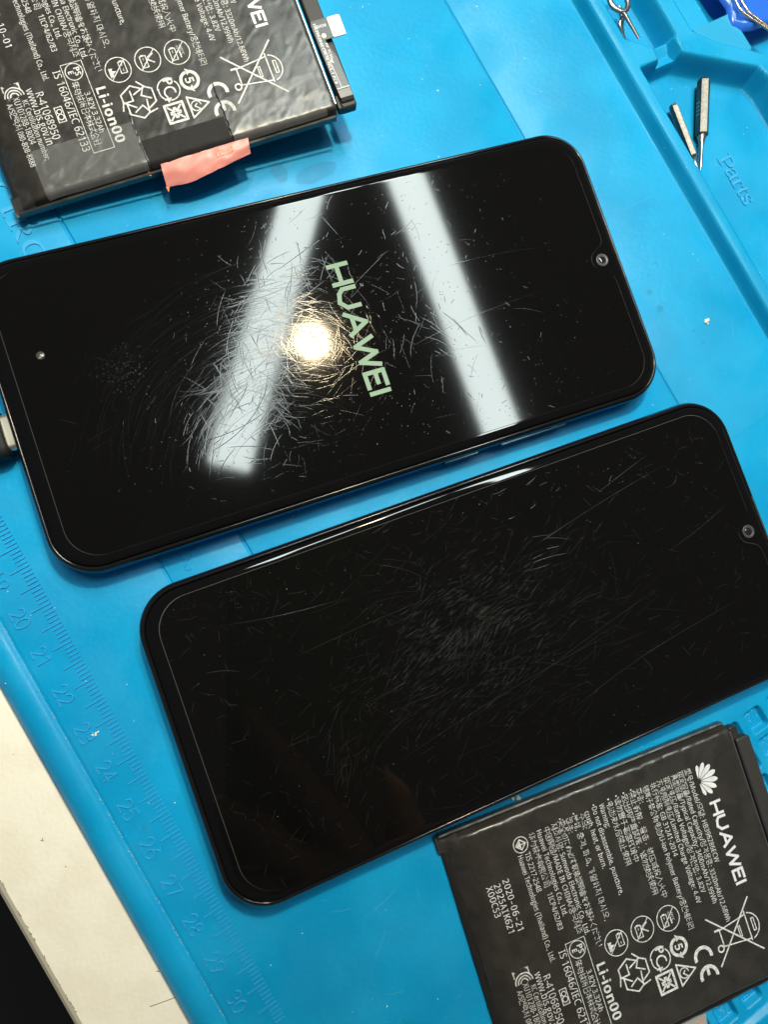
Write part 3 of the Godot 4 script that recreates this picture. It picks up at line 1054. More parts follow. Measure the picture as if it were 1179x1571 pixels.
func phone(called: String, at: Vector2, turn: float, frame: Material, film: StandardMaterial3D) -> Node3D:
	var o := base(called, Vector3(at.x, 0.012, at.y), -turn)
	var L := 15.82
	var W := 7.56
	var R := 1.08
	var ring := func(inset: float, y: float) -> PackedVector3Array:
		return round_rect(L - 2 * inset, W - 2 * inset, R - inset * 0.8, y, 0, 0, 12)
	var st := tool_()
	loft(st, [ring.call(0.42, 0.0), ring.call(0.2, 0.02), ring.call(0.08, 0.08), ring.call(0.02, 0.18), ring.call(0.0, 0.3), ring.call(0.0, 0.55)], true, false, 1)
	put("back_shell", done(st), frame, o)
	st = tool_()
	loft(st, [ring.call(0.006, 0.53), ring.call(0.002, 0.57), ring.call(0.012, 0.61), ring.call(0.03, 0.66), ring.call(0.06, 0.70), ring.call(0.085, 0.715), ring.call(0.11, 0.715), ring.call(0.13, 0.70), ring.call(0.14, 0.66)], false, false, 1)
	put("rim", done(st), M.black_gloss, o)
	st = tool_()
	loft(st, [ring.call(0.146, 0.64), ring.call(0.148, 0.69), ring.call(0.165, 0.722), ring.call(0.20, 0.742), ring.call(0.26, 0.752), ring.call(0.32, 0.755)], true, true, 1)
	put("cover_glass", done(st), M.glass, o)
	# protective film with a notch, scratched
	var pts := film_outline()
	st = SurfaceTool.new()
	st.begin(Mesh.PRIMITIVE_TRIANGLES)
	st.set_smooth_group(4294967295)
	var idx := Geometry2D.triangulate_polygon(pts)
	var y1 := 0.776
	for k in range(0, idx.size(), 3):
		var a := pts[idx[k]]
		var b := pts[idx[k + 1]]
		var c := pts[idx[k + 2]]
		if (b - a).cross(c - a) < 0:
			var t := b
			b = c
			c = t
		for p: Vector2 in [a, b, c]:
			st.set_uv(Vector2((p.x + 7.44) / 14.92, (p.y + 3.42) / 6.84))
			st.add_vertex(Vector3(p.x, y1, p.y) * CM)
	st.generate_normals()
	put("screen_film", st.commit(), film, o)
	st = tool_()
	for k in pts.size():
		var a := pts[k]
		var b := pts[(k + 1) % pts.size()]
		var na := (a - Vector2(0, 0)).normalized() * 0.02
		var nb := (b - Vector2(0, 0)).normalized() * 0.02
		quad(st, v3(a + na, 0.7545), v3(b + nb, 0.7545), v3(b, y1), v3(a, y1))
	put("film_edge", done(st), mat3(lin(0.12, 0.12, 0.11), 0.45), o)
	# front camera and earpiece slit
	var c := put("front_camera", null, M.black_gloss, o)
	st = tool_()
	loft(st, [circle(0.175, 0.754, 7.31, 0), circle(0.17, 0.766, 7.31, 0), circle(0.15, 0.768, 7.31, 0), circle(0.12, 0.757, 7.31, 0)], false, true, 1)
	c.mesh = done(st)
	c.material_override = mat3(lin(0.045, 0.045, 0.048), 0.35)
	st = tool_()
	loft(st, [circle(0.10, 0.7575, 7.31, 0), circle(0.06, 0.768, 7.31, 0), circle(0.02, 0.771, 7.31, 0)], false, true, 1)
	put("lens", done(st), mat3(lin(0.01, 0.012, 0.018), 0.04), c)
	st = tool_()
	for k in 26:
		loft(st, [circle(0.018, 0.716, 7.80, -0.8 + k * 0.055, 6), circle(0.012, 0.728, 7.80, -0.8 + k * 0.055, 6)], false, true, 1)
	put("earpiece_mesh", done(st), mat3(lin(0.25, 0.23, 0.2), 0.4, 0.8), o)
	# side keys
	for q in [[1.93, 0.95], [3.98, 1.9]]:
		st = tool_()
		loft(st, [round_rect(q[1], 0.12, 0.05, 0.24, q[0], 3.76, 4), round_rect(q[1], 0.16, 0.06, 0.27, q[0], 3.76, 4), round_rect(q[1], 0.16, 0.06, 0.43, q[0], 3.76, 4), round_rect(q[1], 0.12, 0.05, 0.46, q[0], 3.76, 4)])
		put("side_key", done(st), M.key, o)
	return o

func phones() -> void:
	var p := phone("smartphone", Vector2(1.5111, -5.9773), -0.319, M.blue_frame, film_material(scratches_lit(), 0.055, 0.32))
	tag(p, "scratched smartphone showing glowing start-up lettering, with a cable plugged in", "smartphone", "smartphones on the mat")
	var ink := Ink.new()
	ink_name(ink, 0.0, 3.44, 0.0, 0.58, 0.108)
	var m := mat3(lin(0.02, 0.025, 0.02), 0.06, 0.0, 0.3)
	m.emission_enabled = true
	m.emission = lin(0.40, 0.56, 0.36)
	m.emission_energy_multiplier = 0.8
	# reads along +z, letter tops towards +x
	put("display_lettering", print_mesh(ink, func(a: Vector2) -> Vector3: return Vector3(0.13 - a.y, 0.7775, -1.70 + a.x)), m, p)
	# a chip pressed into the film, and a smaller pit beside the lettering
	var st := tool_()
	for q in [[-6.785, -1.33, 0.10, 0.03], [0.85, -1.0, 0.05, 0.025]]:
		st = tool_()
		var rings := []
		for k in 6:
			rings.append(circle(q[2] * cos(PI * 0.5 * k / 6.0), 0.776 + q[3] * sin(PI * 0.5 * k / 6.0), q[0], q[1], 14))
		loft(st, rings, false, true, 1)
		put("film_bubble", done(st), mat3(lin(0.05, 0.05, 0.05), 0.12), p)
	st = tool_()  # pale flecks painted in as the glint on each bubble
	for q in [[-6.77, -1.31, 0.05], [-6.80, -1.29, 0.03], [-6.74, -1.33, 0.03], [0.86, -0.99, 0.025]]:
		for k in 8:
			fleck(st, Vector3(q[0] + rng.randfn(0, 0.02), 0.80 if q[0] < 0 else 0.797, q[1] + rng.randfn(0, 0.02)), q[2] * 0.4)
	tag(put("film_glints", done(st), mat3(lin(0.7, 0.7, 0.66), 0.5), p), "pale flecks painted as the glint on the film bubbles", "", "", "stuff")
	p = phone("smartphone", Vector2(5.2871, 1.3625), -0.3354, M.teal_frame, film_material(scratches_dark(), 0.04, 0.95))
	tag(p, "switched-off black smartphone with a scuffed matt patch in mid-screen", "smartphone", "smartphones on the mat")

# ---------------------------------------------------------------- batteries
const BS := 6.2      # along the print lines
const BT := 7.9      # across them

func pouch_height(s: float, t: float) -> float:
	var ds := minf(s, BS - s)
	var h := 0.42
	var r := 0.16
	if ds < r: h -= 0.26 * (1.0 - sqrt(maxf(0.0, 1.0 - pow(1.0 - ds / r, 2.0))))
	var e := BT - t
	if e < 0.7: h -= 0.26 * pow(1.0 - e / 0.7, 2.2)
	if t < 0.08: h -= 0.03 * pow(1.0 - t / 0.08, 2.0)
	# creases of the foil: strongest near the edges
	var w := clampf(1.2 - e * 0.8, 0.0, 1.0) + clampf(1.0 - s * 1.1, 0.0, 1.0) * 0.7 + clampf(1.0 - (BS - s) * 1.0, 0.0, 1.0) * 0.5 + 0.16
	h += w * 0.030 * noise.get_noise_2d(s * 0.8 + 3.0, t * 0.8) + w * 0.016 * noise.get_noise_2d(s * 2.0 + t * 1.2, t * 1.3 - s + 9.0)
	var c1 := 1.0 - absf(noise.get_noise_2d(s * 0.55 + 20.0, t * 0.5 - s * 0.3))
	var c2 := 1.0 - absf(noise.get_noise_2d(s * 0.9 - t * 0.4 + 50.0, t * 0.7 + 5.0))
	h += (w + 0.12) * (0.016 * pow(c1, 14.0) - 0.013 * pow(c2, 14.0))
	return h

func lay(p: Vector2) -> Vector3:
	return Vector3(p.x, pouch_height(p.x, p.y) + 0.008, p.y)

func battery(at: Vector3, turn: float) -> Node3D:
	var o := base("phone_battery", at, -turn)
	var body := field(pouch_height, 0.0, BS, 0.0, BT, 0.06)
	put("pouch", body, M.pouch, o)
	var st := tool_()
	# walls from the rim of the foil to the belly
	var rim := []
	var n := 60
	for k in n: rim.append(Vector2(BS * k / n, 0))
	for k in n: rim.append(Vector2(BS, BT * k / n))
	for k in n: rim.append(Vector2(BS - BS * k / n, BT))
	for k in n: rim.append(Vector2(0, BT - BT * k / n))
	var hi := PackedVector3Array()
	var lo := PackedVector3Array()
	var un := PackedVector3Array()
	for p: Vector2 in rim:
		hi.append(Vector3(p.x, pouch_height(p.x, p.y), p.y))
		lo.append(Vector3(p.x + (0.03 if p.x >= BS else -0.03 if p.x <= 0 else 0.0), 0.12, p.y))
		un.append(Vector3(lerpf(p.x, BS * 0.5, 0.06), 0.012, lerpf(p.y, BT * 0.5, 0.06)))
	loft(st, [un, lo, hi], true, false, 1)
	put("pouch_wall", done(st), M.tape_black, o)
	# folded seam along both long sides: a thin upright lip
	for side in [0, 1]:
		st = tool_()
		var a := PackedVector3Array()
		var b := PackedVector3Array()
		var c := PackedVector3Array()
		for k in 41:
			var t := 0.05 + (BT + 0.08) * k / 40.0
			var x := -0.055 if side == 0 else BS + 0.055
			var out := -1.0 if side == 0 else 1.0
			var j := 0.012 * noise.get_noise_2d(t * 2.0, side * 7.0)
			a.append(Vector3(x + out * 0.02, 0.10, t))
			b.append(Vector3(x + out * (0.03 + j), 0.30 + j, t))
			c.append(Vector3(x - out * 0.012, 0.315 + j, t))
		for k in 40:
			if side == 0:
				quad(st, a[k], b[k], b[k + 1], a[k + 1]); quad(st, b[k], c[k], c[k + 1], b[k + 1]); quad(st, c[k], a[k], a[k + 1], c[k + 1])
			else:
				quad(st, a[k], a[k + 1], b[k + 1], b[k]); quad(st, b[k], b[k + 1], c[k + 1], c[k]); quad(st, c[k], c[k + 1], a[k + 1], a[k])
		put("folded_seam", done(st), M.pouch, o)
	# sealed flap at the far end, thin and slightly curled, with a fold of tape at the corners
	var flap := func(s: float, e: float) -> float:
		return 0.15 - 0.10 * pow(e / 0.16, 1.4) + 0.03 * noise.get_noise_2d(s * 1.5, e * 3.0)
	put("sealed_end", field(func(s: float, t: float) -> float: return flap.call(s, t - BT), -0.02, BS + 0.06, BT, BT + 0.16, 0.05), M.tape_black, o)
	for s0 in [-0.03, BS - 0.40]:
		st = tool_()
		var f := func(s: float, t: float) -> float: return (pouch_height(clampf(s, 0.02, BS - 0.02), t) if t < BT else lerpf(pouch_height(clampf(s, 0.02, BS - 0.02), BT), 0.10, smoothstep(0, 0.22, t - BT))) + 0.008
		put("corner_tape", field(f, s0, s0 + 0.43, BT - 0.30, BT + 0.22, 0.05), M.tape_matt, o)
	# protection board under black tape along the near end, bright foil cut line beside it
	st = tool_()
	bevel_box(st, BS * 0.5 + 0.2, -0.345, BS - 0.5, 0.40, 0.06, 0.34, 0.03, 0.05, 3)
	put("board_cover", done(st), M.tape_matt, o)
	st = tool_()
	bevel_box(st, 0.28, -0.17, 0.34, 0.22, 0.06, 0.33, 0.02, 0.04, 3)
	put("cover_end", done(st), M.tape_black, o)
	st = tool_()
	bevel_box(st, BS - 0.25, -0.20, 0.36, 0.26, 0.06, 0.30, 0.02, 0.04, 3)
	put("cover_end", done(st), M.tape_black, o)
	st = tool_()
	bevel_box(st, BS * 0.5, -0.014, BS - 0.35, 0.02, 0.26, 0.405, 0.003, 0.005, 1)
	put("foil_edge", done(st), M.foil, o)
	battery_print(o)
	return o

func lines(o: Node3D, text: String, s0: float, s1: float, t: float, em := 0.185, font: Font = null, called := "printed_line", m: Material = null) -> void:
	var ink := Ink.new()
	ink_text(ink, text, s0, t + em * 0.36, em, s1, font)
	put(called, print_mesh(ink, lay), m if m else M.print, o)

func battery_print(o: Node3D) -> void:
	var nm := Ink.new()
	ink_name(nm, 1.60, 3.74, 1.19, 0.335, 0.066)
	put("printed_name", print_mesh(nm, lay), M.print_bright, o)
	var L := [
		["型号/Model/모델: HB396286ECW", 0.60, 3.02, 1.47], ["额定容量/Rated Capacity/정격용량: 3320mAh/12.68Wh", 0.60, 4.46, 1.68],
		["典型容量/Typical Capacity: 3400mAh/12.99Wh", 0.60, 3.92, 1.87], ["额定电压/Rated Voltage/정격전압: 3.82V", 0.60, 3.56, 2.08],
		["充电限制电压/Limited Charge Voltage: 4.4V", 0.60, 3.75, 2.28], ["执行标准: GB 31241-2014", 0.60, 2.48, 2.48],
		["锂离子聚合物电池/Li-ion Polymer Battery/충전배터리", 0.60, 4.27, 2.69], ["警告:", 0.60, 0.97, 2.90],
		["•禁止拆解、撞击、挤压或投入火中", 0.53, 3.28, 3.09], ["•若出现严重鼓胀、请勿继续使用", 0.53, 3.12, 3.30],
		["•请勿置于高温环境中", 0.53, 2.22, 3.51], ["•电池浸水后禁止使用", 0.53, 2.22, 3.73], ["Warning:", 0.60, 1.20, 3.94],
		["•Do not disassemble, puncture,", 0.53, 2.80, 4.14], ["crush, heat, or burn.", 0.62, 2.06, 4.35], ["주의:", 0.62, 1.02, 4.51],
		["•분해, 충격, 파쇄, 가열하지 마시오.", 0.53, 3.22, 4.70], ["警告:", 0.60, 0.98, 4.89], ["•安全のため必ず取扱説明書をお読みください", 0.53, 3.72, 5.07],
		["제조사명: Sunwoda Electronic Co., Ltd.", 0.60, 3.33, 5.27], ["中国制造/MADE IN CHINA/중국제조", 0.60, 3.25, 5.46],
		["Huawei Technologies Co., Ltd.", 0.60, 2.72, 5.66], ["华为技术有限公司   1ICP4/62/83", 0.60, 2.98, 5.87],
		["TIS 2217-2548", 0.99, 1.96, 6.10], ["Huawei Technologies (Thailand) Co., Ltd.", 0.99, 3.58, 6.29],
		["3.82V 3.32Ah", 4.08, 5.10, 5.52], ["華為技術日本株式会社", 3.78, 5.36, 5.71]]
	for q in L: lines(o, q[0], q[1], q[2], q[3])
	lines(o, "Li-ion00", 4.03, 5.44, 5.19, 0.32, sans_bold)
	lines(o, "IS 16046/IEC 62133", 3.41, 5.42, 6.01, 0.25)
	lines(o, "R-41068950", 3.77, 4.95, 6.55, 0.25)
	lines(o, "www.bis.gov.in", 3.64, 5.04, 6.73, 0.25)
	lines(o, "KC Certification number:", 3.86, 5.34, 6.92, 0.185)
	lines(o, "XU101288-18004", 3.76, 4.90, 7.09, 0.2)
	lines(o, "A/S연락처 080-808-8888", 3.86, 5.40, 7.28, 0.185)
	# flower emblem: eight petals fanning up from one point
	var ink := Ink.new()
	var root := Vector2(1.01, 1.28)
	for k in 8:
		var a := -PI * 0.5 + (k - 3.5) * 0.385
		var ln: float = [0.33, 0.42, 0.46, 0.48, 0.48, 0.46, 0.42, 0.33][k]
		var wd: float = [0.045, 0.06, 0.064, 0.066, 0.066, 0.064, 0.06, 0.045][k]
		var d := Vector2(cos(a), sin(a))
		var n := Vector2(-d.y, d.x)
		var p := PackedVector2Array()
		var b := root + d * 0.07
		var prof := func(f: float) -> float: return wd * (pow(f / 0.66, 0.85) if f < 0.66 else sqrt(maxf(0.0, 1.0 - pow((f - 0.66) / 0.34, 2.0))))
		for i in 13:
			var f := i / 12.0
			p.append(b + d * ln * f + n * (prof.call(f) + 0.0006))
		for i in 13:
			var f := 1.0 - i / 12.0
			p.append(b + d * ln * (f + 0.002) - n * (prof.call(f) + 0.0006))
		ink.poly(p)
	put("printed_emblem", print_mesh(ink, lay), M.print_bright, o)
	symbols(o)

func sym(o: Node3D, ink: Ink) -> void:
	put("printed_symbol", print_mesh(ink, lay), M.print, o)

func box2(ink: Ink, c: Vector2, w: float, h: float, lw: float, a := 0.0) -> void:
	var p := PackedVector2Array()
	for q in [[-1, -1], [1, -1], [1, 1], [-1, 1]]: p.append(c + Vector2(q[0] * w * 0.5, q[1] * h * 0.5).rotated(a))
	ink.line(p, lw, true)

func symbols(o: Node3D) -> void:
	var w := 0.022
	# three warning roundels with a cell and a slash
	for i in 3:
		var c: Vector2 = [Vector2(3.79, 4.65), Vector2(3.75, 3.91), Vector2(3.77, 3.19)][i]
		var k := Ink.new()
		k.arc(c, 0.30, 0, TAU, w, 36)
		k.line(PackedVector2Array([c + Vector2(0.21, 0.21), c - Vector2(0.21, 0.21)]), w)
		var cc: Vector2 = c + [Vector2(-0.03, -0.12), Vector2(0.03, 0.10), Vector2(0.03, 0.10)][i]
		box2(k, cc, 0.28, 0.14, w)
		k.line(PackedVector2Array([cc + Vector2(-0.16, -0.03), cc + Vector2(-0.16, 0.03)]), w)
		k.line(PackedVector2Array([cc + Vector2(-0.09, 0), cc + Vector2(-0.04, 0)]), w * 0.7)
		k.line(PackedVector2Array([cc + Vector2(0.04, 0), cc + Vector2(0.09, 0)]), w * 0.7)
		if i == 0:
			var f := c + Vector2(0.04, 0.14)
			k.poly(PackedVector2Array([f + Vector2(-0.12, 0.08), f + Vector2(-0.10, -0.02), f + Vector2(-0.05, 0.02), f + Vector2(-0.02, -0.09), f + Vector2(0.04, 0.01), f + Vector2(0.09, -0.04), f + Vector2(0.11, 0.08)]))
		elif i == 1:
			k.line(PackedVector2Array([c + Vector2(-0.05, -0.02), c + Vector2(-0.12, -0.14)]), 0.05)
			k.line(PackedVector2Array([c + Vector2(-0.02, 0.02), c + Vector2(0.10, -0.13)]), 0.03)
		else:
			k.line(PackedVector2Array([c + Vector2(0.0, -0.06), c + Vector2(0.14, -0.06)]), 0.03)
			ink_text(k, "+60°C", -0.16 + c.x, c.y - 0.09, 0.085, c.x + 0.10)
			ink_text(k, "-10°C", -0.18 + c.x, c.y - 0.01, 0.085, c.x + 0.02)
		sym(o, k)
	# Li-ion recycling triangle of three folded arrows
	var k := Ink.new()
	var c := Vector2(4.62, 4.45)
	for i in 3:
		var a := TAU * i / 3.0
		var q := func(x: float, y: float) -> Vector2: return c + Vector2(x, y).rotated(a)
		k.line(PackedVector2Array([q.call(-0.20, -0.38), q.call(0.12, -0.38), q.call(0.24, -0.17)]), 0.035)
		k.line(PackedVector2Array([q.call(-0.20, -0.38), q.call(-0.30, -0.20), q.call(-0.10, -0.09), q.call(0.02, -0.30)]), 0.035)
		k.line(PackedVector2Array([q.call(0.02, -0.18), q.call(0.34, -0.14), q.call(0.30, -0.34)]), 0.035)
	sym(o, k)
	# crossed-out wheeled bin
	k = Ink.new()
	c = Vector2(4.76, 1.60)
	k.line(PackedVector2Array([Vector2(4.18, 2.26), Vector2(5.42, 0.99)]), 0.038)
	k.line(PackedVector2Array([Vector2(4.10, 1.00), Vector2(5.36, 2.24)]), 0.038)
	k.line(PackedVector2Array([c + Vector2(-0.30, -0.36), c + Vector2(-0.20, 0.40), c + Vector2(0.20, 0.40), c + Vector2(0.30, -0.36)]), 0.032)
	k.line(PackedVector2Array([c + Vector2(-0.38, -0.38), c + Vector2(0.34, -0.38)]), 0.032)
	k.arc(c + Vector2(0, -0.36), 0.33, -PI * 0.92, -PI * 0.08, 0.03, 16)
	box2(k, c + Vector2(0, -0.54), 0.3, 0.07, 0.026)
	k.arc(c + Vector2(0.22, 0.50), 0.075, 0, TAU, 0.04, 20)
	k.line(PackedVector2Array([c + Vector2(-0.22, 0.40), c + Vector2(-0.22, 0.52)]), 0.05)
	box2(k, c + Vector2(0.02, -0.13), 0.26, 0.05, 0.024)
	sym(o, k)
	# CE
	k = Ink.new()
	k.arc(Vector2(4.97, 2.61), 0.22, PI * 0.42, PI * 1.58, 0.085, 24)
	k.arc(Vector2(5.44, 2.61), 0.22, PI * 0.42, PI * 1.58, 0.085, 24)
	k.line(PackedVector2Array([Vector2(5.24, 2.61), Vector2(5.40, 2.61)]), 0.075)
	sym(o, k)
	# five-year ring
	k = Ink.new()
	c = Vector2(4.49, 3.15)
	k.arc(c, 0.205, 0.25, PI - 0.15, 0.075, 18)
	k.arc(c, 0.205, PI + 0.25, TAU - 0.15, 0.075, 18)
	for a in [PI - 0.1, TAU - 0.1]:
		var d := Vector2(cos(a), sin(a))
		var n := Vector2(-d.y, d.x)
		k.poly(PackedVector2Array([c + d * 0.12, c + d * 0.30, c + d * 0.205 + n * 0.11]))
	ink_text(k, "5", c.x - 0.075, c.y + 0.105, 0.29, -1, sans_bold)
	sym(o, k)
	# PCt mark
	k = Ink.new()
	c = Vector2(4.54, 3.67)
	k.arc(c + Vector2(0.04, 0.02), 0.25, -PI * 0.75, PI * 0.62, 0.03, 24)
	k.arc(c + Vector2(0.02, 0.02), 0.27, PI * 0.55, PI * 1.2, 0.03, 16)
	k.arc(c + Vector2(0.10, 0.02), 0.13, PI * 0.3, PI * 1.6, 0.04, 18)
	ink_text(k, "P", c.x - 0.26, c.y + 0.10, 0.32, -1, sans_bold)
	k.line(PackedVector2Array([c + Vector2(0.24, 0.05), c + Vector2(0.24, 0.19)]), 0.04)
	k.line(PackedVector2Array([c + Vector2(0.18, 0.12), c + Vector2(0.31, 0.12)]), 0.04)
	sym(o, k)
	# tick in a triangle
	k = Ink.new()
	c = Vector2(5.12, 3.17)
	k.line(PackedVector2Array([c + Vector2(-0.26, 0.20), c + Vector2(0.0, -0.27), c + Vector2(0.26, 0.20)]), 0.04, true)
	k.arc(c + Vector2(0, 0.05), 0.12, -PI * 0.15, PI * 1.5, 0.028, 18)
	k.line(PackedVector2Array([c + Vector2(-0.05, 0.02), c + Vector2(0.0, 0.08), c + Vector2(0.10, -0.03)]), 0.028)
	sym(o, k)
	# four arrows meeting in a square
	k = Ink.new()
	c = Vector2(5.14, 3.73)
	for i in 4:
		var a := PI * 0.5 * i
		var q := func(x: float, y: float) -> Vector2: return c + Vector2(x, y).rotated(a)
		k.line(PackedVector2Array([q.call(-0.22, -0.04), q.call(-0.22, -0.22), q.call(0.02, -0.22)]), 0.055)
		k.line(PackedVector2Array([q.call(-0.16, -0.16), q.call(-0.03, -0.03)]), 0.045)
		k.line(PackedVector2Array([q.call(-0.12, -0.02), q.call(-0.03, -0.03), q.call(-0.02, -0.12)]), 0.04)
	sym(o, k)
	# PS E ring and the frame round the Japanese lines
	k = Ink.new()
	c = Vector2(3.55, 5.63)
	k.arc(c, 0.20, 0, TAU, w, 30)
	ink_text(k, "PS", c.x - 0.11, c.y - 0.01, 0.19, c.x + 0.12, sans_bold)
	ink_text(k, "E", c.x - 0.05, c.y + 0.14, 0.18, c.x + 0.05, sans_bold)
	sym(o, k)
	k = Ink.new()
	k.line(PackedVector2Array([Vector2(3.33, 5.38), Vector2(5.50, 5.38), Vector2(5.50, 5.88), Vector2(3.33, 5.88)]), 0.016, true)
	put("printed_frame", print_mesh(k, lay), M.print, o)
	# 8 in a box
	k = Ink.new()
	c = Vector2(4.42, 6.28)
	box2(k, c, 0.36, 0.17, w)
	k.arc(c + Vector2(-0.07, 0), 0.055, 0, TAU, w, 16)
	k.arc(c + Vector2(0.06, 0), 0.065, 0, TAU, w, 16)
	sym(o, k)
	# diamond star ring
	k = Ink.new()
	c = Vector2(0.77, 6.20)
	k.arc(c, 0.185, 0, TAU, w, 30)
	k.line(PackedVector2Array([c + Vector2(0, -0.13), c + Vector2(0.12, 0), c + Vector2(0, 0.13), c + Vector2(-0.12, 0)]), 0.03, true)
	k.line(PackedVector2Array([c + Vector2(0, -0.13), c + Vector2(0, 0.13)]), 0.02)
	k.poly(PackedVector2Array([c + Vector2(-0.09, 0.0), c + Vector2(0.09, 0.0), c + Vector2(0, 0.10)]))
	sym(o, k)
	# KC letters drawn in bands
	k = Ink.new()
	c = Vector2(3.64, 7.12)
	k.line(PackedVector2Array([c + Vector2(-0.19, -0.19), c + Vector2(-0.19, 0.19)]), 0.05)
	k.line(PackedVector2Array([c + Vector2(-0.19, -0.19), c + Vector2(-0.06, -0.19)]), 0.03)
	k.line(PackedVector2Array([c + Vector2(-0.19, 0.19), c + Vector2(-0.06, 0.19)]), 0.03)
	for r in [0.09, 0.155, 0.22]:
		k.arc(c + Vector2(0.10, -0.02), r, PI * 0.5, PI * 1.5, 0.03, 18)
	sym(o, k)

func batteries() -> void:
	var b := battery(Vector3(11.46, 0.02, 3.96), deg_to_rad(73.5))
	tag(b, "black pouch battery printed 2020-06-21, lying on the slotted end of the mat", "battery", "loose phone batteries")
	var top := b.duplicate() as Node3D
	lines(b, "2020-06-21", 1.36, 2.64, 6.81, 0.22, mono, "printed_date", M.print_bright)
	lines(b, "2925AIK621", 1.39, 2.61, 7.04, 0.22, mono, "printed_date", M.print_bright)
	lines(b, "X00C53", 1.39, 2.14, 7.24, 0.22, mono, "printed_date", M.print_bright)
	# the other battery leans with one corner on the mat and wears tape and a pull tab
	top.name = "phone_battery_001"
	add_child(top)
	tag(top, "black pouch battery with clear tape, pink pull tab and loose connector ribbon", "battery", "loose phone batteries")
	var th := 1.205
	var x := Vector3(cos(th), -0.058, sin(th)).normalized()
	var z := Vector3(-sin(th), -0.068, cos(th))
	z = (z - x * x.dot(z)).normalized()
	var y := z.cross(x)
	var o3 := Vector3(-0.782, 1.046 - 0.42 + 4 * 0.058 + 4 * 0.068, -17.282)
	top.transform = Transform3D(Basis(x, y, z), o3 * CM)
	lines(top, "2019-10-01", 1.36, 2.64, 6.81, 0.22, mono, "printed_date", M.print_bright)
	battery_extras(top)
	# what the leaning battery rests on
	var st := tool_()
	bevel_box(st, 0, 0, 3.4, 3.0, 0, 0.44, 0.04, 0.2, 4)
	var pad := put("foam_pad", done(st), mat3(lin(0.02, 0.02, 0.02), 0.9), self)
	pad.position = Vector3(-2.6, 0.01, -13.6) * CM
	pad.rotation.y = -th
	tag(pad, "black foam pad hidden beneath the leaning battery", "pad")

